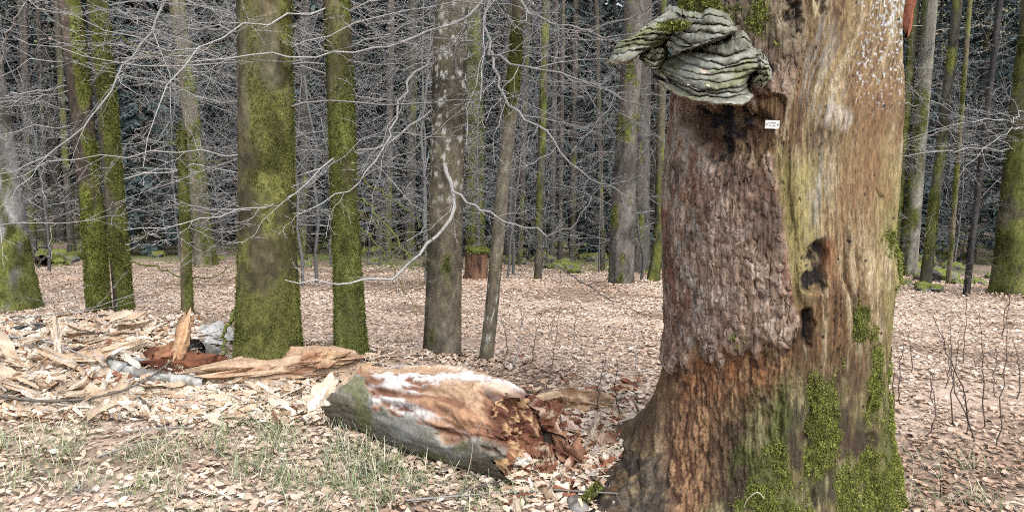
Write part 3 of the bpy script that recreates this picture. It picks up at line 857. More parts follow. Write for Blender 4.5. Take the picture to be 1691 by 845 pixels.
for k in range(5):
    V, F, c = rock_geo(500 + k); me = mesh_np('mossy_rock', V, F, c); me.materials.append(M['rock']); rockm.append(me)
rg = np.random.default_rng(79)
rk = [(842, 412, 20), (864, 420, 16), (850, 435, 14), (900, 432, 18), (918, 446, 18), (938, 448, 16), (950, 452, 12), (985, 430, 16), (1000, 418, 20), (965, 428, 12), (1050, 448, 16), (1068, 440, 14), (826, 432, 12),
      (1536, 480, 18), (1546, 462, 26), (1500, 452, 18), (1585, 472, 14), (1520, 440, 22), (1570, 446, 16), (1610, 470, 14), (1640, 462, 12), (96, 432, 22), (72, 424, 16), (120, 420, 16), (40, 418, 14), (240, 412, 18), (262, 424, 12), (215, 404, 18), (610, 420, 14), (655, 414, 16), (1486, 470, 14)]
for k in range(46):
    px_ = rg.uniform(0, 1691)
    rk.append((px_, rg.uniform(405, 442) + (18 if px_ > 1450 else 0), rg.uniform(7, 16)))
for k, (px, py, w) in enumerate(rk):
    p = g1(px, py); s = w * 1.25 * p[1] / FPX
    o = bpy.data.objects.new('mossy_rock', rockm[k % 5]); COL.objects.link(o)
    o.location = (p[0], p[1], p[2] + s * .12); o.scale = (s, s, s * rg.uniform(.8, 1.1)); o.rotation_euler = (0, 0, rg.uniform(0, 6.28))
    side = 'right of the big dead trunk' if px > 1400 else ('behind the trunks at left' if px < 700 else 'in the forest right of the lichen dotted trunk')
    tag(o, 'low grey stone capped with green moss ' + side, 'rock', 'mossy stones ' + side)

p = g1(788, 462)
root = empty('tree_stump', p)
def stump_col(TH, Z, x, y, z):
    c = np.zeros(TH.shape + (3,)) + np.array([.17, .095, .058]); c = mixc(c, [.055, .032, .024], ss(-.3, .3, fbm(x * 12, y * 12, z * 2, 3, 5))); return c, 0 * TH
hs_ = 60 * p[1] / FPX; rs_ = 18 * p[1] / FPX
V, F, c, m = trunk_geo([p - [0, 0, .1], p, p + [0, 0, hs_ * .8]], [rs_ * 1.05, rs_ * 1.05, rs_ * .95], 40, 48, rg, stump_col, .16, .2, .2, 6, 9)
obj('stump', V, F, M['wood'], root, c.reshape(-1, 3))
V, F, c = rock_geo(520, 30); V = V * np.array([rs_ * 1.12, rs_ * 1.12, rs_ * .55]) + p + [0, 0, hs_ * .82]
obj('moss_cap', V, F, M['rock'], root, np.zeros(V.shape).reshape(-1, 3) + MOSSB)
P_s, N_s = sample_quads(V.reshape(-1, 3), F, np.ones(V.size // 3), 2500, rg)
V, F, c = moss_fuzz(P_s, N_s, rg, .035); o = obj('moss', V, F, M['moss'], root, c, False); o['kind'] = 'stuff'
tag(root, 'cut orange brown stump with thick green moss cap behind the lichen dotted trunk', 'stump')

pa, pb = g1(70, 440), g1(150, 428)
root = empty('mossy_log', pa)
def mlog_col(TH, Z, x, y, z):
    c = np.zeros(TH.shape + (3,)) + np.array([.12, .10, .07]); m = ss(-.2, .3, fbm(x * 3, y * 3, z * 3, 3, 6) + .4); return mixc(c, MOSSB * .8, m), m
def lying(A, B, r0, r1, nz, nt_, colf, rough, seed):
    """trunk mesh lying from A to B"""
    A = np.asarray(A, float); B = np.asarray(B, float); L = np.linalg.norm(B - A); ax = (B - A) / L
    sd = nrm(np.cross(ax, [0, 0, 1.])); up = np.cross(sd, ax)
    s = np.linspace(0, 1, nz); th = np.arange(nt_) / nt_ * 2 * math.pi
    TH, S = np.meshgrid(th, s)
    r = (r0 + (r1 - r0) * S)
    x, y, z = r * np.cos(TH), r * np.sin(TH), S * L
    rr = r * (1 + rough * 2 * fbm(x * 3 / max(r0, .01) * .2 + seed, y * 3 / max(r0, .01) * .2, z * 1.5, 3, seed) + rough * fbm(x * 20, y * 20, z * 8 + seed, 3, seed))
    V = A + ax * (S * L)[..., None] + sd * (rr * np.sin(TH))[..., None] + up * (rr * np.cos(TH))[..., None]
    c, m = colf(TH, S * L, x + seed, y, z)
    return V, grid_faces(nz, nt_, True), c, m
V, F, c, m = lying(pa + [0, 0, .1], pb + [0, 0, .12], .13, .10, 50, 24, mlog_col, .08, 3)
obj('trunk', V, F, M['bark'], root, c.reshape(-1, 3))
lv = grow(np.repeat((pa + [0, 0, .12])[None], 9, 0), nrm(rg.normal(0, 1, (9, 3)) * [1, 1, .7] + [-.6, 0, .2]), rg.uniform(.2, .5, 9), np.full(9, .03), rg, (4,), 1)
V, F, c = twigs_geo(lv, (5, 4), [(.07, .055, .045)], rg); obj('roots', V, F, M['twig'], root, c)
tag(root, 'old mossy log with dark torn root end behind the leaning pair at left', 'log')

# ================================================================== THE BIG DEAD TRUNK
TY = 3.5                                                   # distance of its axis
prof = np.array([(-80, 1132, 1490), (0, 1126, 1486), (100, 1112, 1481), (170, 1106, 1485), (220, 1104, 1478), (300, 1096, 1474), (400, 1094, 1471), (450, 1095, 1476), (500, 1096, 1466),
                 (550, 1098, 1460), (600, 1086, 1457), (650, 1076, 1460), (700, 1062, 1466), (750, 1042, 1472), (790, 1020, 1478), (850, 1000, 1486)], float)
pL = at(prof[:, 1], prof[:, 0], TY); pR = at(prof[:, 2], prof[:, 0], TY)
pz = pL[:, 2]; o_ = np.argsort(pz); pz = pz[o_]; pcx = ((pL + pR) / 2)[o_, 0]; prad = ((pR - pL) / 2)[o_, 0] * .95
ppy = prof[o_, 0]
def axis_at(z):
    return np.interp(z, pz, pcx), np.interp(z, pz, prad)
base_main = np.array([float(axis_at(0.0)[0]), TY, float(gh(axis_at(0.0)[0], TY))])
def ang_px(th, z):
    """unrolled coordinates of the trunk surface, in units like the photo's pixels"""
    c, r = axis_at(z)
    w = r * FPX / 3.70
    cpx = np.interp(z, pz, ((prof[:, 1] + prof[:, 2]) / 2)[o_])
    return cpx + w * np.sin(th) + 0 * z, np.interp(z, pz, ppy)

ztop = 2.22; NZM, NTM = 510, 430
zs = np.r_[np.linspace(-.12, ztop, NZM), np.linspace(ztop, 5.2, 60)[1:]]
ths = np.r_[np.linspace(-1.72, 1.72, NTM), np.linspace(1.72, 2 * math.pi - 1.72, 90)[1:-1]]
TH, ZZ = np.meshgrid(ths, zs)
CX, RR = axis_at(np.minimum(ZZ, pz.max()))
ux, uy, uz = .49 * np.sin(TH), -.49 * np.cos(TH), ZZ
n1 = fbm(ux * 6, uy * 6, uz * 6, 4, 601); n2 = fbm(ux * 6 + 7, uy * 6, uz * 6, 4, 602); n3 = fbm(ux * 22, uy * 22, uz * 22, 3, 603)
# root flares
def lobe(t0, wid, amp, zh):
    dt = (TH - t0 + math.pi) % (2 * math.pi) - math.pi
    return amp * np.exp(-(dt / wid) ** 2) * np.exp(-np.clip(ZZ + .05, 0, None) / zh)
fl = lobe(-1.12, .42, .36, .17) + lobe(.95, .30, .02, .20) + lobe(-.25, .3, .13, .2) + lobe(.35, .22, .05, .2) + lobe(2.4, .5, .3, .2) + lobe(-2.4, .5, .3, .2)
fl = fl * (1 + .25 * n1)
R0 = RR + fl
PX, PY = proj(np.stack([CX + R0 * np.sin(TH), TY - R0 * np.cos(TH), ZZ], -1))   # unrolled surface coordinates, in the photo's pixels
NX = PX + 16 * n1 + 7 * n3; NY = PY + 22 * n2 + 8 * n3
jag = fbm(PX * .06, 0 * PX, PY * .01, 3, 611)
# masks of what covers the surface
bnd = np.interp(PY, [-100, 60, 110, 170, 200, 260, 330, 400, 480, 560, 620], [1325, 1325, 1318, 1290, 1240, 1282, 1290, 1300, 1312, 1318, 1322])
botb = np.interp(PX, [1060, 1110, 1150, 1190, 1215, 1260, 1300, 1330], [600, 598, 575, 588, 590, 568, 575, 560])
bark = ss(6, -6, PX + 10 * n1 + 6 * n3 - bnd) * ss(7, -7, PY + 26 * jag + 8 * n3 - botb)
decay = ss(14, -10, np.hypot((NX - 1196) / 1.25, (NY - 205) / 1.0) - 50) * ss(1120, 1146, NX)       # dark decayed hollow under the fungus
flat_ = ss(1236, 1244, NX) * ss(1288, 1280, NX) * ss(140, 150, NY) * ss(268, 258, NY)          # smooth bare patch that carries the tag
bark = bark * (1 - decay * .9) * (1 - flat_)
rot = ss(0, 1, bark * 0 + ss(560, 600, NY) * ss(1330, 1270, NX) * ss(1060, 1100, NX))
olive = ss(620, 760, NY + (NX - 1180) * .45)
# wood grain that swirls round a knot
kx, ky = (PX - 1395) / 95, (PY - 120) / 150
sw = np.exp(-(kx ** 2 + ky ** 2))
gx_ = PX + 46 * sw * ky + 9 * fbm(ux * 3, uy * 3, uz * 1.2, 2, 606) + .10 * (PY - 400) * ss(1300, 1450, PX) * ss(500, 100, PY)
grain = fbm(gx_ * .10, 3.0, PY * .007, 4, 621, .62)
grain2 = fbm(gx_ * .34, 9.0, PY * .022, 3, 622, .6)
broad = fbm(gx_ * .016, 5.0, PY * .0035, 3, 623)
# ---- relief
disp = np.zeros_like(TH)
disp += .020 * fbm(ux * 2.2, uy * 2.2, uz * 1.4, 3, 630)
disp += (1 - bark) * (.004 * grain + .0028 * grain2)
disp += .030 * np.exp(-(((PX - 1372) / 38) ** 2 + ((PY - 190) / 55) ** 2)) - .022 * np.exp(-(((PX - 1330) / 26) ** 2 + ((PY - 120) / 90) ** 2))
disp += .018 * np.exp(-(((PX - 1420) / 30) ** 2 + ((PY - 330) / 200) ** 2))
# furrow between the barked half and the bare half, cracks in the wood
for (x0, y0, x1, y1, w_, d_) in [(1300, 280, 1330, 600, 6, .012), (1395, 380, 1410, 560, 3.5, .016), (1285, 640, 1290, 780, 3, .02), (1335, 620, 1345, 845, 7, .03), (1420, 470, 1398, 640, 5, .015), (1440, 660, 1448, 845, 7, .03), (1100, 600, 1088, 845, 6, .015)]:
    xc = x0 + (x1 - x0) * (PY - y0) / (y1 - y0) + 9 * n2
    disp -= d_ * np.exp(-((PX - xc) / w_) ** 2) * ss(y0 - 20, y0 + 25, PY) * ss(y1 + 20, y1 - 25, PY)
# bark plates: long cracked cells standing proud
uu = TH * .49 * 24 + 1.0 * fbm(ux * 7, uy * 7, uz * 5, 3, 640); vv = ZZ * 10.0 + 1.0 * fbm(ux * 7 + 3, uy * 7, uz * 5, 3, 641)
f1, f2, cid = cellnoise(uu, vv, 642)
f1b, f2b, cidb = cellnoise(uu * 2.6 + .6 * n3, vv * 2.3 + .6 * n3, 643)
crack = ss(.0, .09, f2 - f1); crackb = ss(0, .12, f2b - f1b)
vcr = np.exp(-(fbm(PX * .050 + .9 * n1, 2.0, PY * .0085 + .5 * n2, 3, 645) / .045) ** 2) * ss(-.35, .15, fbm(ux * 5, uy * 5, uz * 4, 2, 646))            # long vertical fissures
disp += bark * (.012 + .0035 * crack + .003 * cid + .003 * crackb * (.5 + .8 * cidb) + .0035 * n3 + .0035 * grain2 - .016 * vcr)
disp += rot * (1 - bark) * (-.012 + .011 * fbm(PX * .19, 1.0, PY * .045, 4, 650, .65) + .005 * n3)
disp -= .028 * decay * (1 + .6 * fbm(PX * .07, 4, PY * .05, 3, 651))
disp -= flat_ * .012
lowl = ss(660, 760, PY) * ss(1150, 1080, PX)
disp += lowl * (.018 * fbm(ux * 14, uy * 14, uz * 9, 4, 652, .65) + .010 * fbm(PX * .10, 3, PY * .03, 3, 653))
disp += ss(620, 760, PY) * ss(1200, 1280, PX) * .009 * fbm(PX * .06, 5, PY * .012, 4, 654, .6)
hole = ss(8, -4, np.hypot((NX - 1352) / 1.0, (NY - 425) / 1.9) - 15) + ss(6, -3, np.hypot((NX - 1336), (NY - 548) / 2.4) - 9) + ss(6, -3, np.hypot((NX - 1352) / 1.3, (NY - 458) / 1.0) - 13) + ss(5, -3, np.hypot((NX - 1305) / .8, (NY - 18) / 1.2) - 16) + ss(5, -3, np.hypot(NX - 1358, (NY - 8) / 2.2) - 8)
hole = np.clip(hole, 0, 1)
disp -= .030 * hole
# mossy bulge on the right flank
disp += .035 * np.exp(-(((TH - 1.45) / .22) ** 2 + ((PY - 428) / 30) ** 2))
r_all = RR + disp + fl
brk = .35 * fbm(ux * 5, uy * 5, 0, 3, 660)
Vm = np.stack([CX + r_all * np.sin(TH), TY - r_all * np.cos(TH), np.where(ZZ > 4.2, ZZ + brk * (ZZ - 4.2), ZZ)], -1)
# ---- albedo
cw = np.zeros(TH.shape + (3,)) + np.array([.215, .158, .082])
cw = mixc(cw, [.140, .084, .042], ss(-.1, .5, broad + .15 * grain))
cw = mixc(cw, [.33, .275, .175], ss(.05, .6, grain) * .75)
cw = mixc(cw, [.085, .048, .026], ss(.1, .6, -grain + .25 * grain2) * .75)
cw = mixc(cw, [.06, .036, .022], ss(.15, .6, grain2 - .1 * grain) * .6)
split = np.exp(-(fbm(gx_ * .055, 11.0, PY * .0055, 3, 624) / .035) ** 2) * ss(.0, .3, fbm(PX * .02, 7, PY * .006, 2, 625))
cw = mixc(cw, [.045, .028, .018], split * .8)
speck = fbm(PX * .5, 2, PY * .16, 2, 626)
cw = cw * (1 + .30 * speck)[..., None]
cw = mixc(cw, [.150, .082, .042], np.exp(-(((NX - 1440) / 30) ** 2 + ((NY - 210) / 150) ** 2)) * .75)
cw = mixc(cw, [.165, .090, .046], np.exp(-(((NX - 1400) / 30) ** 2 + ((NY - 300) / 130) ** 2)) * .55)
cw = mixc(cw, [.26, .225, .085], ss(30, 0, np.abs(NX - 1318) - 10) * ss(240, 300, NY) * ss(560, 420, NY) * .7)
cw = mixc(cw, [.25, .225, .085], ss(1440, 1470, NX) * ss(200, 330, NY) * .5)
cw = mixc(cw, [.50, .47, .42], ss(18, -6, np.hypot((NX - 1372) / 1.4, NY - 190) - 14) * ss(-.3, .4, grain2 + .2) * .6)
cw = mixc(cw, [.33, .305, .26], ss(24, -10, np.hypot((NX - 1345) / 1.3, (NY - 100) / 1.8) - 30) * ss(-.2, .4, grain2 + .1) * .5)
cw = mixc(cw, [.30, .285, .25], np.exp(-(((NX - 1345) / 16) ** 2 + ((NY - 320) / 110) ** 2)) * ss(-.3, .3, grain2) * .6)
cw = mixc(cw, [.40, .41, .41], ss(.35, .62, fbm(PX * .24, 3, PY * .20, 3, 671, .7) * .8 + .30 * ss(1420, 1476, NX) * ss(150, 20, NY)) * ss(1400, 1430, NX) * ss(200, 140, NY))   # lichen bloom, upper right
cr_ = np.zeros_like(cw) + np.array([.175, .100, .056])
cr_ = mixc(cr_, [.31, .185, .095], ss(-.1, .5, fbm(PX * .16, 1, PY * .035, 4, 672, .65)))
cr_ = mixc(cr_, [.075, .034, .02], ss(.05, .45, fbm(PX * .13, 6, PY * .045, 4, 673, .65)))
cr_ = mixc(cr_, [.22, .095, .04], ss(.1, .5, fbm(PX * .07, 8, PY * .04, 3, 674)) * ss(690, 620, PY) * .8)
ol = np.zeros_like(cw) + np.array([.130, .108, .048])
ol = mixc(ol, [.062, .052, .030], ss(-.1, .4, fbm(PX * .06, 2, PY * .014, 4, 675)))
ol = mixc(ol, [.20, .172, .088], ss(.1, .5, fbm(PX * .13, 4, PY * .014, 4, 676)))
ol = mixc(ol, [.052, .034, .022], ss(.1, .4, fbm(ux * 7, uy * 7, uz * 6, 4, 677)) * .9)
ol = mixc(ol, [.075, .09, .022], ss(.0, .4, fbm(ux * 9 + 4, uy * 9, uz * 5, 4, 678)) * .7)
cb = np.zeros_like(cw) + np.array([.240, .172, .132])
fine = fbm(ux * 60, uy * 60, uz * 34, 3, 684, .65)
cb = mixc(cb, [.40, .335, .285], ss(-.05, .6, cidb * .25 + .35 * n3 + .3 * grain2 + .35 * fine))
cb = mixc(cb, [.10, .062, .044], ss(.05, .6, -.6 * fine + .35 * n1 - .2 * grain2) * .8)
cb = mixc(cb, [.185, .088, .058], ss(.25, .65, cid * .4 + .5 * n1 + .1) * .8)
cb = mixc(cb, [.30, .28, .265], ss(.2, .6, fbm(PX * .10, 5, PY * .03, 4, 681)) * ss(1230, 1110, PX) * .8)
cb = mixc(cb, [.085, .058, .045], ss(.15, .55, fbm(ux * 13, uy * 13, uz * 8, 4, 682)) * .75)
cb = mixc(cb, [.13, .108, .07], ss(150, 40, PY) * .7)
col = cw
col = mixc(col, cr_, rot)
col = mixc(col, ol, np.clip(olive * ss(1150, 1230, NX + .2 * (NY - 700)) + ss(1230, 1330, NX + .35 * (NY - 650)), 0, 1) * ss(570, 690, NY))
col = mixc(col, [.17, .115, .07], ss(1110, 1085, NX) * ss(590, 640, NY) * ss(760, 700, NY) * .5)
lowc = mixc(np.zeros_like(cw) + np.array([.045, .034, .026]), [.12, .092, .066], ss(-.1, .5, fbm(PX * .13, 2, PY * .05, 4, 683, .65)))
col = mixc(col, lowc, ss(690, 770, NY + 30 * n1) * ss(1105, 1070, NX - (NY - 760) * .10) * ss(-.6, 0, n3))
cb = cb * np.array([.92, .90, .86])
col = mixc(col, cb, bark)
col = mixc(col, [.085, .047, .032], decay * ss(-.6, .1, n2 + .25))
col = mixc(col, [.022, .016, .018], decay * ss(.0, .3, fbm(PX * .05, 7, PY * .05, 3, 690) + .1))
col = mixc(col, [.12, .072, .040], flat_ * .85)
col = mixc(col, [.20, .13, .065], ss(8, -4, np.hypot((NX - 1262) / .9, NY - 158) - 14) * .7)
col = mixc(col, [.020, .015, .013], np.clip(hole, 0, 1) * ss(-.5, .0, n3 + .2))
col = mixc(col, [.20, .07, .03], ss(12, -6, np.hypot(NX - 1378, (NY - 415) / 1.6) - 10) * .5)
# insect holes
f1h, _, idh = cellnoise(PX * .035, PY * .022, 695)
col = mixc(col, [.03, .02, .015], ss(.075, .05, f1h) * (idh > .1) * (1 - bark) * ss(1290, 1320, PX))
# moss cover
mn = fbm(ux * 16, uy * 16, uz * 12, 4, 698, .6)
def blob(cx_, cy_, rx, ry, soft=.35):
    return ss(1 + soft, 1 - soft, np.hypot((NX - cx_) / rx, (NY - cy_) / ry) + .75 * mn)
rightm = np.clip(blob(1474, 770, 26, 135) + blob(1425, 815, 48, 60) + blob(1470, 430, 11, 28), 0, 1)
cenm = np.clip(blob(1364, 690, 24, 60) + blob(1350, 735, 20, 30), 0, 1)
strip = np.clip(blob(1420, 520, 11, 36) + blob(1436, 580, 8, 46) + blob(1442, 640, 10, 40), 0, 1)
small = np.clip(blob(1212, 566, 10, 12) + blob(1245, 828, 26, 26) + blob(1300, 770, 14, 40) * .7 + blob(1330, 838, 14, 20), 0, 1)
topm = np.clip(blob(1165, 14, 40, 22) + blob(1255, 32, 22, 34) + blob(1262, 62, 14, 20) * .7, 0, 1)
lowm = ss(.15, .5, fbm(ux * 6, uy * 6, uz * 5, 4, 697)) * ss(740, 850, PY) * ss(1210, 1300, PX) * .8
allm = np.clip(rightm + cenm + strip + small + topm + lowm, 0, 1) * ss(-.75, -.2, n3 + .3 * n1)
col = mixc(col, MOSS, allm)
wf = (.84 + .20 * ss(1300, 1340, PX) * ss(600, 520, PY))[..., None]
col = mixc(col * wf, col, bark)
snag = empty('dead_tree_trunk', base_main)
tag(snag, 'massive dead tree trunk, half flaking bark and half bare swirling wood', 'dead tree')
ntot = len(ths)
Fm = grid_faces(len(zs), ntot, True)
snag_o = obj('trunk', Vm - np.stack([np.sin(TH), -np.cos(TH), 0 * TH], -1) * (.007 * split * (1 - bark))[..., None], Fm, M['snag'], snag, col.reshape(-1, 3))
Vmf = Vm.reshape(-1, 3)
rg = np.random.default_rng(88)
for nm, mk, n, sz in [('right flank', rightm, 60000, .0065), ('centre', cenm, 22000, .0065), ('strip', strip, 12000, .006), ('small', small, 9000, .006), ('top', topm, 14000, .0075), ('low', lowm, 12000, .0055)]:
    mk = mk * ss(-.75, -.2, n3 + .3 * n1)
    P_s, N_s = sample_quads(Vmf, Fm, mk.ravel() * (ZZ.ravel() < 2.3), n, rg)
    N_s = N_s * np.where((N_s * np.stack([P_s[:, 0] - base_main[0], P_s[:, 1] - TY, 0 * P_s[:, 0]], -1)).sum(1, keepdims=True) < 0, -1, 1)
    clump = fbm(P_s[:, 0] * 40, P_s[:, 1] * 40, P_s[:, 2] * 40, 2, 77)[:, None]
    V, F, c = moss_fuzz(P_s + N_s * (.002 + .014 * np.clip(clump + .2, 0, 1)), N_s, rg, sz, MOSSB * 1.25, droop=.5)
    o = obj('moss', V, F, M['moss'], snag_o, c * (1 + .35 * np.repeat(clump, 3, 0)), False); o['kind'] = 'stuff'

# ---- separate bark flakes, each a curled irregular plate on the barked half
cand = np.argwhere((bark > .75) & (ZZ < 2.0) & (np.abs(TH) < 1.5))
pick = cand[rg.permutation(len(cand))]
chosen = []; flakes = 0
Nrm = nrm(np.stack([np.sin(TH), -np.cos(TH), 0 * TH], -1))
for (i, j) in pick:
    th0, z0 = TH[i, j], ZZ[i, j]
    if any((th0 - a_) ** 2 * .24 / .030 ** 2 + (z0 - b_) ** 2 / .052 ** 2 < 1 for a_, b_ in chosen): continue
    chosen.append((th0, z0))
    k = 9; aa = np.arange(k) / k * 2 * math.pi + rg.normal(0, .15, k)
    su, sv = rg.uniform(.009, .020), rg.uniform(.016, .046)
    rr_ = rg.uniform(.75, 1.2, k)
    u = su * rr_ * np.cos(aa); v = sv * rr_ * np.sin(aa)
    def surf(u, v, off):
        tt = th0 + u / .49; zz = z0 + v
        jj = np.clip(np.round(np.interp(tt, ths[:NTM], np.arange(NTM))).astype(int), 0, NTM - 1); ii = np.clip(np.round((zz + .12) / (ztop + .12) * (NZM - 1)).astype(int), 0, NZM - 1)
        rr0 = r_all[ii, jj] + off
        cx0 = CX[ii, jj]
        return np.stack([cx0 + rr0 * np.sin(tt), TY - rr0 * np.cos(tt), zz], -1)
    cen = float(r_all[i, j]); lift = rg.uniform(.0005, .0045)
    edge = surf(u, v, -.006); rim = surf(u * .94, v * .94, lift + rg.normal(0, .0015, k)); inn = surf(u * .5, v * .5, lift * .9 + rg.normal(0, .002, k)); ctr = surf(np.array([0.]), np.array([0.]), lift)
    V = np.concatenate([edge, rim, inn, ctr])
    a1 = np.arange(k); a2 = (a1 + 1) % k
    F = [np.concatenate([np.stack([a1, a2, k + a2, k + a1], -1), np.stack([k + a1, k + a2, 2 * k + a2, 2 * k + a1], -1)]), np.stack([2 * k + a1, 2 * k + a2, np.full(k, 3 * k)], -1)]
    iv = np.clip(np.round((V[:, 2] + .12) / (ztop + .12) * (NZM - 1)).astype(int), 0, NZM - 1); jv = np.clip(j + np.round((np.concatenate([u, u * .94, u * .5, [0.]]) / .49) / (3.44 / NTM)).astype(int), 0, NTM - 1)
    pc = cb[iv, jv] * rg.uniform(.85, 1.25)
    if rg.uniform() < .10 and PX[i, j] < 1180: pc = pc * .4 + np.array([.30, .28, .26]) * .6
    o = obj('bark_plate', V, F, M['plate'], snag_o, pc)
    flakes += 1
    if flakes >= 290: break

# torn red-brown splinter hanging at the trunk's upper right edge
def lump(A, B, w, th, up, seed, c1, c2, nl=26, nk=14, jag=.25, rough=.25, fib=1.0):
    """a broken piece of wood from A to B: fibrous sides, jagged ends"""
    rgx = np.random.default_rng(seed)
    A = np.asarray(A, float); B = np.asarray(B, float); L = np.linalg.norm(B - A); ax = (B - A) / L
    up = np.asarray(up, float); sd = nrm(np.cross(ax, up)); up = np.cross(sd, ax)
    s = np.linspace(0, 1, nl); a_ = np.arange(nk) / nk * 2 * math.pi
    AA, S = np.meshgrid(a_, s)
    sq = 1 / np.maximum(np.abs(np.cos(AA)), np.abs(np.sin(AA))) * .55 + .45
    fx = np.cos(AA) * sq * w / 2; fy = np.sin(AA) * sq * th / 2
    prof_ = 1 - .30 * np.abs(2 * S - 1) ** 5 + .13 * fbm(S * 4, seed * 1.7, 0, 3, seed)
    g = 1 + rough * fbm(AA * 2.2 + seed, S * 2.2, 0, 4, seed) + rough * .8 * fbm(np.cos(AA) * 6 + seed, np.sin(AA) * 6, S * 2.5, 3, seed + 4, .7)
    cr_k = 1 + .20 * rgx.uniform(-1, 1, nk)[None] * (1 + .5 * fbm(S * 3, AA * 2, seed, 2, seed + 5))
    cut = np.where(S > rgx.uniform(.35, 1.6, nk)[None], rgx.uniform(.55, .95, nk)[None], 1.0) * np.where(S < rgx.uniform(-.6, .5, nk)[None], rgx.uniform(.55, .95, nk)[None], 1.0)
    g = g * cr_k * cut
    fx = fx * prof_ * g; fy = fy * prof_ * g
    j0 = rgx.uniform(-1, 1, nk) * jag * min(L * .5, w * 2); j1 = rgx.uniform(-1, 1, nk) * jag * min(L * .5, w * 2)
    sh = j0[None] * (1 - S) ** 4 * 1.5 + j1[None] * S ** 4 * 1.5
    V = A + ax * (S * L + sh)[..., None] + sd * fx[..., None] + up * fy[..., None]
    bend = rgx.normal(0, .03, 2) * L
    V = V + (sd * bend[0] + up * bend[1]) * (4 * S * (1 - S))[..., None]
    c = np.zeros(V.shape) + np.asarray(c1)
    c = mixc(c, c2, ss(-.3, .4, fbm(np.cos(AA) * 3 + seed, np.sin(AA) * 3, S * L * 5, 4, seed + 7)))
    c = mixc(c, np.asarray(c1) * .5, ss(.15, .5, fbm(np.cos(AA) * 5 + seed, np.sin(AA) * 5, S * L * 3, 3, seed + 9)) * .7)
    n = nl * nk
    V = np.concatenate([V.reshape(-1, 3), V[0].mean(0)[None] + ax * rgx.normal(0, .2) * w * .3, V[-1].mean(0)[None] + ax * rgx.normal(0, .2) * w * .3])
    i = np.arange(nk); i2 = (i + 1) % nk
    F = [grid_faces(nl, nk, True), np.concatenate([np.stack([i2, i, np.full(nk, n)], -1), np.stack([(nl - 1) * nk + i, (nl - 1) * nk + i2, np.full(nk, n + 1)], -1)])]
    cc = np.concatenate([c.reshape(-1, 3), c[0].mean(0)[None], c[-1].mean(0)[None]])
    return V, F, cc
V, F, c = lump(at(1497, -40, 3.5), at(1494, 40, 3.46), .07, .05, (0, -1, 0), 701, (.30, .11, .06), (.17, .06, .04), jag=.5)
o = obj('splinter', V, F, M['wood'], snag, c); o['label'] = 'red brown splinter at the upper right edge'
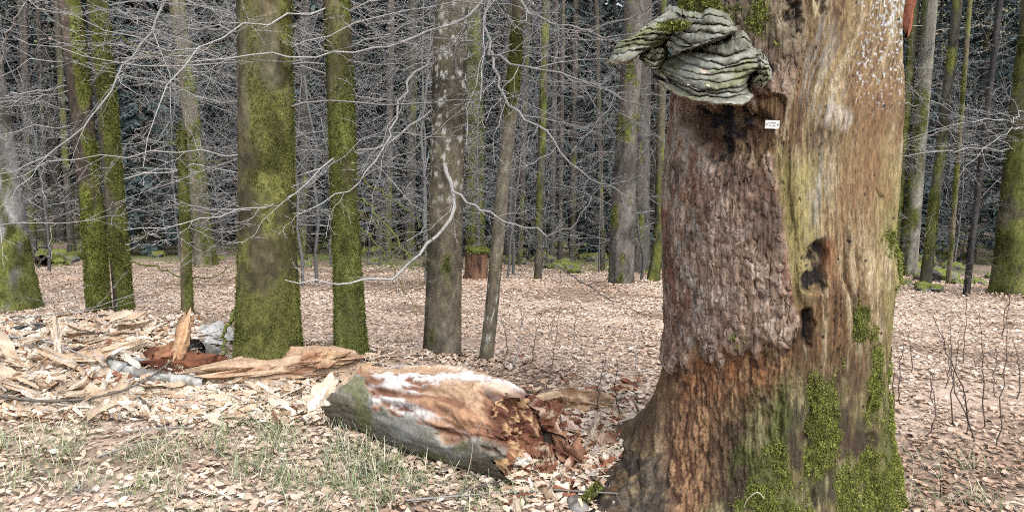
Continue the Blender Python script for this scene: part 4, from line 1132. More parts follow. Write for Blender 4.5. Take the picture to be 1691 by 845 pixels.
# ---- stepped bracket fungus on its left flank
def surfY(px):
    s_ = np.clip((np.asarray(px, float) - 1293) / 190, -.97, .97)
    return TY - .475 * np.sqrt(1 - s_ * s_)
def shelf(root, lips, prot, seed, groove=.026, cols=None, ns=130, name='shelf', sub=9, under=True, back=.06):
    rgx = np.random.default_rng(seed)
    K = len(lips)
    t = np.linspace(0, 1, ns)
    Lp = []
    for k, l_ in enumerate(lips):
        l_ = np.asarray(l_, float)
        q = resample(l_, ns)
        q[:, 1] += 2.4 * fbm(t * 6 + k * 3.1, seed, 0, 3, seed) + 1.2 * fbm(t * 20, seed, k, 2, seed + 1)
        env = np.clip(4 * t * (1 - t), 0, 1) ** .27
        Y = surfY(q[:, 0]) - prot[k] * env * (1 + .12 * fbm(t * 4, k * .9, seed, 2, seed + 2)) + .02 * (1 - env)
        Lp.append((q, Y, env))
    rows = []; bandid = []
    q, Y, env = Lp[0]
    rows.append(at(q[:, 0] * .9 + q[:, 0].mean() * .1, q[:, 1] - 10, surfY(q[:, 0]) + back)); bandid.append(0)
    rows.append(at(q[:, 0], q[:, 1] - 3, Y + (surfY(q[:, 0]) - Y) * .4)); bandid.append(0)
    rows.append(at(q[:, 0], q[:, 1], Y)); bandid.append(0)
    for k in range(1, K):
        q0, Y0, e0 = Lp[k - 1]; q1, Y1, e1 = Lp[k]
        cv = np.clip(.95 + .6 * fbm(t * 3.0 + k * 7.3, k, seed, 3, seed + 6), .45, 1.25) * (.75 + .3 * e1)
        for w, rc in ((.03, .9), (.07, 1.0), (.13, .55), (.20, .18), (.32, -.02), (.5, -.10), (.68, -.12), (.82, -.06), (.93, .06), (1.0, .34)):
            q = q0 * (1 - w) + q1 * w
            lead = w ** .32
            Y = Y0 * (1 - lead) + Y1 * lead
            rows.append(at(q[:, 0], q[:, 1], Y + groove * rc * cv)); bandid.append(k)
    q, Y, env = Lp[-1]
    if under:
        rows.append(at(q[:, 0], q[:, 1] + 1.5, Y + .02)); bandid.append(K)
        rows.append(at(q[:, 0] * .96 + q[:, 0].mean() * .04, q[:, 1] - 2, Y + .5 * (surfY(q[:, 0]) - Y))); bandid.append(K + 1)
        rows.append(at(q[:, 0] * .9 + q[:, 0].mean() * .1, q[:, 1] - 6, surfY(q[:, 0]) + back)); bandid.append(K + 1)
    V = np.array(rows)
    n_ = fbm(V[..., 0] * 22, V[..., 1] * 22, V[..., 2] * 34, 4, seed + 11)
    V = V + np.array([0, -1, .2]) * (.0075 * n_ + .0025 * fbm(V[..., 0] * 90, V[..., 1] * 90, V[..., 2] * 120, 2, seed + 19))[..., None]
    bid = np.array(bandid)[:, None] + 0 * t[None]
    c = np.zeros(V.shape) + np.array([.23, .228, .19])
    c = mixc(c, [.33, .333, .305], ss(-.2, .4, fbm(V[..., 0] * 14, V[..., 1] * 14, V[..., 2] * 30, 4, seed + 12)))
    c = mixc(c, [.21, .22, .12], ss(.15, .7, fbm(V[..., 0] * 8, V[..., 1] * 8, V[..., 2] * 12, 3, seed + 13) + (.25 if cols == 'green' else 0)) * .85)
    c = mixc(c, [.13, .12, .095], ss(.1, .45, fbm(V[..., 0] * 18, V[..., 1] * 18, V[..., 2] * 50, 4, seed + 14)) * .7)
    nrow = len(rows); rimc = (ss(nrow - 6.5, nrow - 4.5, np.arange(nrow)))[:, None] + 0 * t[None]
    if under:
        c = mixc(c, [.42, .34, .26], rimc * ss(-.3, .3, fbm(V[..., 0] * 30, V[..., 1] * 30, V[..., 2] * 30, 3, seed + 15) + .1) * .9)
        c = mixc(c, [.22, .15, .105], ss(K + .4, K + .6, bid) * .9)
    o = obj(name, V, grid_faces(*V.shape[:2]), M['fungus'], root, c.reshape(-1, 3) * np.array([.80, .81, .76]))
    return o
fpos = at(1180, 110, surfY(1180))
fung = empty('bracket_fungus', fpos)
tag(fung, 'large grey green bracket fungus in stepped tiers on the big dead trunk', 'fungus')
shelf(fung, [[(1160, 73), (1195, 69), (1216, 63), (1230, 63), (1240, 70)], [(1157, 80), (1175, 88), (1200, 91), (1225, 85), (1243, 78)], [(1131, 84), (1150, 94), (1175, 103), (1195, 107), (1225, 99), (1256, 92)],
             [(1112, 91), (1140, 105), (1165, 113), (1190, 114), (1225, 105), (1264, 101)], [(1090, 101), (1110, 110), (1140, 119), (1165, 124), (1195, 122), (1228, 117), (1262, 112)], [(1086, 112), (1105, 119), (1135, 128), (1170, 135), (1190, 137), (1226, 128), (1240, 122)],
             [(1090, 120), (1110, 130), (1140, 142), (1175, 149), (1200, 147), (1228, 141), (1236, 136)], [(1104, 131), (1130, 145), (1160, 152), (1185, 156), (1215, 152), (1234, 146)], [(1104, 138), (1140, 154), (1180, 162), (1215, 159), (1238, 152)],
             [(1075, 129), (1100, 144), (1130, 160), (1160, 168), (1200, 174), (1236, 168), (1245, 156)]], [.09, .13, .165, .185, .205, .225, .25, .25, .262, .295], 801)
shelf(fung, [[(1128, 30), (1158, 29), (1184, 25), (1200, 32), (1212, 42)], [(1128, 38), (1160, 40), (1190, 40), (1216, 46)], [(1112, 50), (1140, 52), (1165, 54), (1195, 55), (1219, 50)], [(1107, 55), (1130, 66), (1150, 72), (1180, 65), (1212, 58)],
             [(1101, 65), (1113, 71), (1129, 77), (1150, 76), (1180, 70)], [(1095, 76), (1110, 81), (1128, 82), (1150, 79)]], [.12, .16, .19, .21, .22, .23], 802)
shelf(fung, [[(1096, 22), (1110, 20), (1125, 24), (1138, 34)], [(1062, 44), (1080, 38), (1105, 38), (1126, 44)], [(1050, 54), (1070, 49), (1100, 50), (1116, 54)], [(1036, 63), (1060, 59), (1100, 59), (1112, 62)], [(1022, 70), (1050, 66), (1090, 66), (1106, 70)],
             [(1014, 79), (1045, 75), (1080, 73), (1100, 76)], [(1009, 91), (1035, 86), (1062, 80), (1082, 80)], [(1001, 105), (1025, 104), (1048, 95), (1062, 84)]], [.10, .15, .18, .20, .21, .215, .22, .225], 803, cols='green')
shelf(fung, [[(1068, 80), (1084, 77), (1102, 80)], [(1062, 85), (1080, 91), (1104, 90)], [(1057, 90), (1074, 99), (1100, 99)], [(1055, 97), (1072, 107), (1094, 110)], [(1062, 104), (1078, 112), (1092, 114)]], [.13, .16, .175, .185, .19], 804, groove=.020, cols='green')
shelf(fung, [[(1244, 90), (1256, 92), (1264, 98), (1268, 106)], [(1240, 104), (1256, 102), (1270, 108), (1274, 114)], [(1246, 113), (1258, 113), (1270, 115), (1275, 119)], [(1250, 124), (1260, 123), (1270, 124), (1275, 126)], [(1236, 135), (1252, 134), (1266, 132), (1275, 130)], [(1236, 146), (1252, 143), (1266, 138), (1272, 134)]], [.10, .13, .14, .145, .14, .12], 805, groove=.020)
# a tuft of moss on its crown and a few caught leaves
Vt = []
pm = at(rg.normal(1134, 12, 1100), rg.normal(31, 4, 1100), 2.90)
pm[:, 1] = surfY(1140) - .10 + rg.uniform(-.06, .05, 1100)
V, F, c = moss_fuzz(pm, np.zeros_like(pm) + [0, -.5, .8], rg, .011, MOSSB * 1.25, droop=0); o = obj('moss', V, F, M['moss'], fung, c, False); o['kind'] = 'stuff'
for (x, y, d) in [(1163, 120, .245), (1139, 141, .265), (1125, 40, .23), (1168, 142, .265)]:
    V, F, c = leaf_mesh(at(x, y, surfY(x) - d)[None], np.array([.022]), rg, .8); obj('leaf', V, F, M['leaf'], fung, c, False)

# ---- numbered metal tag nailed under the fungus
ti = np.argmin(np.abs(zs - at(1270, 205, 3.02)[2])); 
tj = np.argmin(np.abs(PX[ti, :NTM] - 1270))
tp = Vm[ti, tj] + [0, -.024, 0]
tagr = empty('metal_tag', tp)
def tagbox(cx_, cz_, w, h, y0, y1, cut=0):
    o_p = np.array([(-w / 2, -h / 2), (w / 2 - cut, -h / 2), (w / 2, -h / 2 + cut), (w / 2, h / 2), (-w / 2, h / 2)]) if cut else np.array([(-w / 2, -h / 2), (w / 2, -h / 2), (w / 2, h / 2), (-w / 2, h / 2)])
    k = len(o_p)
    tl = -.035
    o_p = np.stack([o_p[:, 0] * math.cos(tl) - o_p[:, 1] * math.sin(tl), o_p[:, 0] * math.sin(tl) + o_p[:, 1] * math.cos(tl)], -1)
    cz_ = cz_ + cx_ * math.sin(tl)
    f_ = np.stack([tp[0] + cx_ + o_p[:, 0], np.full(k, tp[1] + y0), tp[2] + cz_ + o_p[:, 1]], -1); b_ = f_.copy(); b_[:, 1] = tp[1] + y1
    i = np.arange(k); i2 = (i + 1) % k
    fan = lambda s_: np.stack([np.full(k - 2, s_), s_ + 1 + np.arange(k - 2), s_ + 2 + np.arange(k - 2)], -1)
    return np.concatenate([f_, b_]), [np.stack([i, i2, k + i2, k + i], -1), np.concatenate([fan(0), fan(k)[:, ::-1]])]
V, F = tagbox(0, 0, .054, .031, -.003, .004, .004); obj('plate', V, F, M['metal'], tagr, smooth=False)
def disc(cx_, r_, y_):
    a_ = np.arange(12) / 12 * 2 * math.pi
    f_ = np.stack([tp[0] + cx_ + r_ * np.cos(a_), np.full(12, tp[1] + y_), tp[2] - .035 * cx_ + r_ * np.sin(a_)], -1); b_ = f_ + [0, .003, 0]
    i = np.arange(12); i2 = (i + 1) % 12
    return np.concatenate([f_, b_]), [np.stack([i, i2, 12 + i2, 12 + i], -1), np.stack([np.zeros(10, int), 1 + np.arange(10), 2 + np.arange(10)], -1)]
for x_ in (-.0205, .0205):
    V, F = disc(x_, .0024, -.0045); obj('nail_head', V, F, M['ink'], tagr, smooth=False)
for row, (zc, xs_) in enumerate([(.005, np.linspace(-.013, .013, 7)), (-.0055, np.linspace(-.0105, .0105, 5))]):
    bag = Bag()
    for q_, x_ in enumerate(xs_):
        for (dx, dz, w_, h_) in [(-.0012, 0, .0006, .0052), (.0009 if q_ % 2 else .0, .0 if q_ % 3 else .0015, .0018 if q_ % 2 else .0005, .0009 if q_ % 2 else .005), (.0, .0023, .0022, .0006)]:
            V, F = tagbox(x_ + dx, zc + dz, w_, h_, -.0036, -.0028); bag.add(V, F)
    V, F, _ = bag.get(); obj('stamped_characters', V, F, M['ink'], tagr, smooth=False)
tag(tagr, 'small white rectangular tag nailed to the dead trunk under the fungus', 'tag')

# ================================================================== FALLEN LOG AND BROKEN WOOD
PALE = (.55, .445, .335); PALE2 = (.65, .56, .46); OCH = (.46, .325, .215); RUST = (.22, .095, .055); DARKR = (.10, .038, .026); WHT = (.72, .68, .64); GREY = (.33, .325, .30); GRD = (.20, .195, .18)

# ---- main log: smooth grey shell below, red rotten wood above, crumbled right end
A = g1(596, 655, .150); B = g1(884, 722, .195)
root = empty('fallen_log', (A + B) / 2 - [0, 0, .2])
L = np.linalg.norm(B - A); ax = (B - A) / L; sd = nrm(np.cross(ax, [0, 0, 1.])); up = np.cross(sd, ax)
LOGA, LOGB, LOGS = A.copy(), B.copy(), sd.copy()
nzl, ntl = 190, 170
S, TT = np.meshgrid(np.linspace(-.08, 1, nzl), np.arange(ntl) / ntl * 2 * math.pi, indexing='ij')     # TT=0 top, + towards sd (away or near)
near = 1 if sd[1] < 0 else -1
ang = (TT + math.pi) % (2 * math.pi) - math.pi           # 0 top, +-pi bottom
an = ang * near                                          # + = camera side
lx_, ly_ = np.sin(ang) * .24, np.cos(ang) * .24
q1 = fbm(lx_ * 7, ly_ * 7, S * 7, 4, 901); q2 = fbm(lx_ * 34, ly_ * 34, S * 9, 4, 902, .6); q3 = fbm(lx_ * 13, ly_ * 13, S * 2.6, 4, 903)
edge_t = .50 + .80 * ss(.08, .30, S) + .25 * np.clip(S - .4, 0, 1) + .24 * q1 + .16 * q2                          # where bark shell begins, measured from the top
shell = ss(edge_t - .04, edge_t + .04, np.abs(an) + .0 * S) * (an > -1.9)
shell = np.where(an < 0, ss(1.7, 1.9, -an), shell)
rl = (.160 + .062 * ss(-.05, .50, S)) * (1 + .07 * fbm(lx_ * 4, ly_ * 4, S * 2, 2, 905))
rl = rl + .012 * shell - (1 - shell) * (.004 - .026 * q3 - .018 * q2) + .004 * q2
rl = rl * (1 - (.20 + .25 * np.clip(q1, 0, 1)) * ss(.78, 1.0, S) * (1 - shell))
lu = rl * np.cos(ang); ls = rl * np.sin(ang)
hcut = -.04 + .34 * ss(-.16, .20, S + .05 * q1) + .03 * q3 + .015 * q2
cutm = ss(-.004, .012, lu - hcut)
lu = np.where(lu > hcut, hcut + .12 * (lu - hcut), lu)
cosn = (np.cos(ang) + 1) / 2
ends = .10 * fbm(np.sin(ang) * 3, np.cos(ang) * 3, 0, 3, 907) + .015 * fbm(np.sin(ang) * 16, np.cos(ang) * 16, 0, 2, 908)
Sx = S * L + (ends * .7 - .12 * cosn + .03 * shell) * ss(.70, 1.0, S) + ends * .6 * ss(.05, -.08, S)
Vl = A + ax * Sx[..., None] + sd * ls[..., None] + up * lu[..., None]
c = np.zeros(Vl.shape) + np.array([.235, .225, .185])
c = mixc(c, [.36, .355, .33], ss(-.1, .5, fbm(lx_ * 6, ly_ * 6, S * 4, 4, 910)))
c = mixc(c, [.145, .12, .08], ss(-.1, .4, fbm(lx_ * 5, ly_ * 5, S * 2.0 + 3, 4, 911)) * .85)
c = c * (1 + .35 * fbm(lx_ * 40, ly_ * 40, S * 14, 3, 916))[..., None]
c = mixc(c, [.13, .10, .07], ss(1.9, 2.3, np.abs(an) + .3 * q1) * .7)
c = mixc(c, [.17, .17, .06], ss(.55, .8, fbm(lx_ * 5, ly_ * 5, S * 5, 3, 912) + .6 * ss(.25, .05, S) * ss(1.5, .8, np.abs(an))) * .7)
cr2 = np.zeros_like(c) + np.array([.27, .155, .105])
cr2 = mixc(cr2, [.44, .29, .19], ss(.0, .5, q3))
cr2 = mixc(cr2, [.16, .075, .052], ss(.1, .5, fbm(lx_ * 11, ly_ * 11, S * 2.2, 4, 913)))
wm = ss(-.1, .3, fbm(lx_ * 8, ly_ * 8, S * 2.6, 4, 914) + .62 * ss(.85, .0, np.abs(an)) - .22) * ss(.05, .2, S)
cr2 = mixc(cr2, [.82, .88, .92], wm * ss(-.35, .1, q2 + .1))
cr2 = mixc(cr2, [.60, .48, .34], ss(.2, .45, fbm(lx_ * 9, ly_ * 9, S * 3 + 2, 3, 915)) * .7)
c = mixc(cr2 * np.array([.80, .70, .64]), c * .80, shell)
c = mixc(c, [.55, .43, .30], cutm * ss(-.4, .2, q3) * .8)
c = mixc(c, DARKR, ss(.9, 1.0, S + .08 * q1) * (1 - shell) * .85)
obj('log_shell', Vl, grid_faces(nzl, ntl, True), M['wood'], root, c.reshape(-1, 3))
# rotten heart closing both ends
for (tt, fc) in ((1.0, 1), (-.04, -1)):
    rr_, aa_ = np.meshgrid(np.linspace(0, 1, 60), np.arange(120) / 120 * 2 * math.pi, indexing='ij')
    ex, ey = rr_ * np.sin(aa_), rr_ * np.cos(aa_)
    cf1, cf2, cid_ = cellnoise(ex * 4.5 + .3 * ey + 20, ey * 4.5 + 20, 925)
    dpt = (-.05 - .05 * (ey + 1) if fc > 0 else -.05) + .03 * fbm(ex * 2, ey * 2, tt, 3, 921) + .022 * cid_ + .014 * fbm(ex * 14, ey * 14, tt, 3, 922)
    Rm = .19 if fc > 0 else .11
    Vh = A + ax * (tt * L + fc * dpt)[..., None] + sd * (Rm * ex)[..., None] + up * (Rm * ey - (.01 if fc > 0 else .09))[..., None]
    ch = mixc(np.zeros(Vh.shape) + np.array([.19, .085, .048]), [.42, .27, .15], ss(-.2, .4, cid_ * .5 + .5 * fbm(ex * 9, ey * 3, 3, 4, 923)))
    ch = mixc(ch, DARKR, ss(0, .4, fbm(ex * 5, ey * 5, 8, 3, 924)))
    obj('rotten_heart', Vh, grid_faces(60, 120, True), M['wood'], root, ch.reshape(-1, 3))
tag(root, 'short thick fallen log, smooth grey below and red rotten on top', 'log')

def piece(name, label, A, B, w, th, seed, c1, c2, up=(0, -.3, 1), jag=.25, rough=.25, nl=30, nk=16, cat='wood', group=None):
    V, F, c = lump(A, B, w, th, up, seed, c1, c2, nl, nk, jag, rough)
    o = obj(name, V, F, M['wood'], None, c, smooth=False, origin=(np.asarray(A) + np.asarray(B)) / 2)
    return tag(o, label, cat, group)
def gp(px, py, dz): return g1(px, py) + [0, 0, dz]

def at_z(px, py, Y): return at(px, py, Y)
# long split timber behind the chips
piece('split_timber', 'long pale orange split timber lying left of the fallen log', g1(352, 618, .07), g1(575, 596, .09), .19, .15, 931, (.50, .36, .25), (.40, .25, .155), jag=.35, rough=.4, nl=60, nk=26)
piece('split_timber', 'short jagged timber end on top of the long split timber', g1(498, 602, .13), g1(578, 588, .15), .11, .08, 932, (.50, .34, .21), RUST, jag=.6, rough=.5, nl=40, nk=20)
# hollow broken stub with upright splinter
hy = g1(300, 612)[1]
ap = at(318, 583, hy + .05); bp_ = at(388, 603, hy + .45)
root = empty('hollow_log', ap - [0, 0, .1])
V, F, c, m = lying(ap, bp_, .085, .07, 60, 40, lambda TH, Z, x, y, z: (mixc(np.zeros(TH.shape + (3,)) + np.array(GREY), GRD, ss(-.2, .4, fbm(x * 12, y * 12, z * 5, 3, 3))), 0 * TH), .05, 5)
obj('bark_shell', V, F, M['wood'], root, c.reshape(-1, 3))
V, F, c = lump(at(286, 606, hy - .05), at(309, 526, hy + .03), .075, .06, (0, -1, 0), 941, (.50, .33, .20), (.40, .21, .11), 40, 20, .35, .35); obj('splinter', V, F, M['wood'], root, c)
V, F, c = lump(at(256, 604, hy - .04), at(352, 602, hy + .0), .15, .17, (0, -.4, 1), 942, (.115, .042, .026), (.20, .085, .045), 46, 26, .4, .55); obj('rotten_heart', V, F, M['wood'], root, c)
V, F, c = lump(at(264, 592, hy - .05), at(300, 570, hy), .09, .08, (0, -.4, 1), 943, (.30, .15, .08), (.2, .09, .05), 30, 20, .4, .5); obj('rotten_wood', V, F, M['wood'], root, c)
tag(root, 'hollow broken log with dark rusty heart and an upright pale splinter', 'log')
# grey birch-like limb
root = empty('fallen_branch', at(260, 625, 4.9))
pl = resample([g1(178, 602, .05), g1(215, 612, .05), g1(262, 624, .05), g1(338, 632, .05)], 40)
S_, T_ = np.meshgrid(np.linspace(0, 1, 40), np.arange(24), indexing='ij')
V, F = tubes(pl[None], (.036 + .004 * fbm(np.linspace(0, 9, 40), 1, 0, 3, 4))[None], 24)
V = V + .010 * fbm(V[:, 0] * 20, V[:, 1] * 20, V[:, 2] * 20, 3, 6)[:, None] * np.array([0, -1, 1])
cc = mixc(np.zeros((len(V), 3)) + np.array([.40, .395, .37]), [.17, .16, .14], ss(-.1, .35, fbm(V[:, 0] * 14, V[:, 1] * 14, V[:, 2] * 14, 4, 8)))
obj('limb', V, F, M['wood'], root, cc)
V, F = tubes(np.array([resample([g1(188, 622, .03), g1(203, 604, .08), g1(222, 594, .08), g1(262, 604, .06)], 12)]), np.full((1, 12), .013), 8)
obj('side_branch', V, F, M['wood'], root, np.zeros((len(V), 3)) + .25)
tag(root, 'smooth grey white fallen branch in front of the hollow log', 'branch')
# chips and slabs between heap and log
PC = [
 ('wood_chunk', 'pale rough slab propped against the left end of the fallen log', (520, 688, 4.35), (556, 640, 4.5), .17, .06, (.62, .50, .37), (.74, .68, .60)),
 ('wood_chunk', 'dark red chunk under the pale propped slab', (512, 690, 4.40), (575, 688, 4.42), .08, .07, RUST, DARKR),
 ('wood_chunk', 'white weathered slab lying at the front of the wood heap', (182, 672, 4.55), (248, 664, 4.6), .20, .05, (.64, .58, .52), WHT),
 ('wood_chunk', 'pinkish white slab leaning up the middle of the wood heap', (128, 645, 4.7), (175, 605, 4.95), .24, .05, (.66, .55, .46), WHT),
 ('wood_plank', 'pale plank standing upright in the wood heap', (94, 598, 5.1), (93, 528, 5.2), .055, .03, PALE2, PALE),
 ('wood_plank', 'thick pale plank on the top right of the wood heap', (162, 522, 5.5), (238, 541, 5.4), .10, .06, PALE2, OCH),
 ('wood_plank', 'second pale plank below the thick top one of the heap', (188, 545, 5.4), (236, 562, 5.3), .07, .04, PALE2, PALE),
 ('wood_plank', 'weathered dark grey board jutting in from the left edge', (-20, 566, 5.1), (78, 538, 5.3), .10, .07, (.16, .15, .145), (.27, .26, .26)),
 ('wood_plank', 'grey white flat board behind the dark grey board', (25, 548, 5.35), (85, 538, 5.4), .17, .04, (.46, .46, .45), (.36, .36, .36)),
 ('wood_plank', 'long ochre plank slanting across the wood heap', (32, 622, 4.95), (225, 568, 5.2), .11, .06, PALE, OCH),
 ('wood_plank', 'long pale plank just under the slanting ochre one', (70, 612, 4.9), (215, 580, 5.05), .08, .04, PALE2, PALE),
 ('wood_plank', 'short ochre plank over the upper heap', (140, 585, 5.1), (215, 560, 5.2), .10, .05, OCH, PALE),
 ('wood_plank', 'narrow plank slanting down in front of the pinkish slab', (140, 690, 4.5), (186, 640, 4.7), .06, .03, PALE, OCH),
 ('wood_plank', 'brown plank low at the front edge of the heap', (80, 688, 4.55), (146, 668, 4.6), .07, .04, (.40, .25, .15), PALE),
 ('wood_plank', 'short pale board leaning on the dark gap of the heap', (100, 640, 4.75), (122, 670, 4.6), .06, .03, PALE2, (.5, .46, .42)),
 ('wood_plank', 'grey board at the front left of the heap', (5, 668, 4.6), (34, 645, 4.7), .06, .03, (.42, .42, .42), (.3, .3, .3)),
 ('wood_plank', 'rust brown broken peg in the middle of the heap', (112, 612, 4.88), (130, 602, 4.92), .05, .05, (.30, .12, .07), RUST),
 ('wood_plank', 'pale plank between the heap and the hollow log', (238, 560, 5.35), (286, 548, 5.4), .07, .03, PALE2, PALE),
 ('wood_chunk', 'white slab half buried right of the hollow log', (318, 548, 5.9), (372, 562, 5.9), .20, .05, (.40, .385, .36), (.50, .48, .46)),
 ('wood_chunk', 'orange slab with dark red side behind the log end', (905, 668, 4.55), (998, 672, 4.5), .17, .11, (.56, .40, .26), RUST),
 ('wood_plank', 'pale broken strip in front of the orange slab', (940, 742, 3.95), (1036, 750, 3.95), .07, .02, PALE, (.62, .52, .42)),
 ('wood_plank', 'thin pale strip on the ground below the log', (770, 803, 3.52), (836, 790, 3.58), .035, .015, PALE2, PALE),
 ('bark_piece', 'curled red brown bark piece on the grass below the log', (612, 756, 3.86), (658, 788, 3.68), .05, .018, (.34, .19, .13), (.24, .12, .08)),
 ('wood_chunk', 'crumbly white pink lump fallen at the log end', (815, 772, 3.66), (868, 768, 3.68), .13, .09, (.45, .28, .21), WHT),
 ('wood_plank', 'jagged splinter sticking out under the log right end', (832, 768, 3.62), (888, 786, 3.56), .07, .05, (.42, .30, .18), RUST),
 ('wood_plank', 'tan strip jutting from the left end of the log', (568, 652, 4.6), (612, 662, 4.55), .06, .025, (.62, .5, .36), GREY),
 ('wood_chunk', 'pale chunk with green moss beside the log left end', (570, 640, 4.75), (624, 628, 4.85), .16, .12, (.52, .36, .24), PALE),
 ('wood_chunk', 'tan chunk in the chips left of the propped slab', (420, 680, 4.45), (450, 700, 4.35), .08, .06, PALE, RUST),
 ('wood_chunk', 'white chip lump left of the propped slab', (470, 655, 4.6), (512, 648, 4.65), .08, .04, WHT, PALE2),
 ('wood_chunk', 'small white slab below the hollow log', (322, 676, 4.5), (352, 668, 4.5), .06, .03, WHT, PALE2),
 ('wood_chunk', 'dark rusty rotten chunk at the crumbled log end', (905, 730, 3.95), (950, 762, 3.85), .15, .12, DARKR, (.30, .16, .10)),
 ('wood_chunk', 'whitish stringy rotten chunk right of the log end', (900, 705, 4.1), (950, 715, 4.05), .12, .10, (.42, .26, .18), WHT),
]
for k, (nm, lab, a_, b_, w, th, c1, c2) in enumerate(PC):
    lf = th * .45
    pa, pb = g1(a_[0], a_[1], lf), g1(b_[0], b_[1], lf)
    if 'upright' in lab or 'propped' in lab or 'leaning' in lab or 'slanting' in lab:
        low, hi = (a_, b_) if a_[1] > b_[1] else (b_, a_)
        pl_ = g1(low[0], low[1], lf * .5); ph_ = at(hi[0], hi[1], pl_[1] + (.06 if 'upright' in lab else .22))
        pa, pb = (pl_, ph_) if low is a_ else (ph_, pl_)
    piece(nm, lab, pa, pb, w * (.66 if nm == 'wood_plank' else .8), th * 1.15, 950 + k, c1, c2, up=(0, -.35, 1) if 'upright' not in lab else (0, -1, .1), jag=.5, rough=.5, nl=40, nk=26, cat='wood')

# ---- single splinters of the heap (shared meshes), and the fine chips as one mass
spl = []
for k in range(14):
    rgx = np.random.default_rng(1000 + k)
    SPL_L = [.5, .38, .3, .22, .16, .13, .28, .42, .2, .11, .34, .15, .25, .18]; L_ = SPL_L[k]
    w_ = L_ * rgx.uniform(.10, .30); t_ = w_ * rgx.uniform(.3, .6)
    c1 = [PALE, PALE2, OCH, (.46, .35, .25), (.50, .47, .43)][k % 5]; c2 = [OCH, (.34, .31, .28), RUST, PALE2, (.36, .24, .16)][(k * 3) % 5]
    V, F, c = lump((-L_ / 2, 0, 0), (L_ / 2, 0, 0), w_, t_, (0, 0, 1), 1000 + k, c1, c2, 10, 8, .6, .4)
    me = mesh_np('wood_splinter', V, F, c, False); me.materials.append(M['wood']); spl.append(me)
rg = np.random.default_rng(90)
zones = [(0, 250, 535, 690, 165, 'in the heap of broken wood at left', .12), (250, 420, 610, 690, 50, 'in front of the hollow broken log', .05), (400, 590, 600, 705, 55, 'in the chips left of the fallen log', .05), (850, 1030, 650, 800, 45, 'scattered at the crumbled log end', .03)]
for (x0, x1, y0, y1, n_, wher, hz) in zones:
    pts_ = ghit(rg.uniform(x0, x1, n_), rg.uniform(y0, y1, n_))
    for p in pts_:
        ki = rg.integers(0, 14); o = bpy.data.objects.new('wood_splinter', spl[ki]); COL.objects.link(o)
        o.location = (p[0], p[1], p[2] + rg.uniform(.01, hz)); o.rotation_euler = (rg.normal(0, .5), rg.normal(0, .28), rg.normal(.1, .8)); s_ = rg.uniform(.35, .85) * (1 if hz > .1 else .75)
        o.scale = (s_ * .8, s_ * rg.uniform(1.0, 2.0), s_ * rg.uniform(1, 1.8))
        kd = ('long ' if SPL_L[ki] >= .28 else 'middling ' if SPL_L[ki] >= .18 else 'short ') + ['pale', 'whitish', 'ochre', 'tan', 'greyish'][ki % 5]
        tag(o, 'loose ' + kd + ' wood splinter ' + wher, 'splinter', 'loose splinters ' + wher)
nC = 15000
zx = np.concatenate([rg.uniform(-10, 330, nC // 2), rg.uniform(250, 620, nC // 4), rg.uniform(830, 1060, nC - nC // 2 - nC // 4)])
zy = np.concatenate([rg.uniform(528, 695, nC // 2), rg.uniform(595, 705, nC // 4), rg.normal(735, 40, nC - nC // 2 - nC // 4)])
p = ghit(zx, zy)
L_ = rg.uniform(.02, .11, nC) * rg.uniform(.4, 1, nC); yaw = rg.normal(.1, 1.0, nC); pit = rg.normal(0, .35, nC)
d = np.stack([np.cos(yaw) * np.cos(pit), np.sin(yaw) * np.cos(pit), np.sin(pit)], -1); sdv = nrm(np.cross(d, nrm(np.array([0, 0, 1.]) + rg.normal(0, .4, (nC, 3))))); upv = np.cross(sdv, d)
w_ = (L_ * rg.uniform(.12, .35, nC))[:, None]; c0 = p + [0, 0, .012] + np.array([0, 0, 1]) * rg.uniform(0, .035, (nC, 1)); dl = d * L_[:, None] / 2
V = np.stack([c0 - dl - sdv * w_, c0 - dl * .8 + sdv * w_, c0 - dl + upv * w_ * .8, c0 + dl - sdv * w_ * .7, c0 + dl * 1.2 + sdv * w_ * .6, c0 + dl * .9 + upv * w_ * .7], 1).reshape(-1, 3)
f = np.array([[0, 3, 5, 2], [2, 5, 4, 1], [1, 4, 3, 0]]); ft = np.array([[0, 2, 1], [3, 4, 5]])
base6 = (np.arange(nC) * 6)[:, None, None]
cp = np.array([PALE, PALE2, OCH, (.62, .53, .45), RUST, (.40, .27, .17)])[rg.choice(6, nC, p=[.26, .24, .17, .18, .05, .10])] * rg.uniform(.75, 1.15, (nC, 1))
redz = (zx > 830)[:, None] & (rg.uniform(0, 1, (nC, 1)) < .22); cp = np.where(redz, np.array([.20, .085, .05]) * rg.uniform(.6, 1.6, (nC, 1)), cp)
o = obj('wood_chips', V, [(f[None] + base6).reshape(-1, 4), (ft[None] + base6).reshape(-1, 3)], M['wood'], None, np.repeat(cp, 6, 0), False)
tag(o, 'mass of small pale wood chips and crumbs on the ground', 'wood chips', kind='stuff')
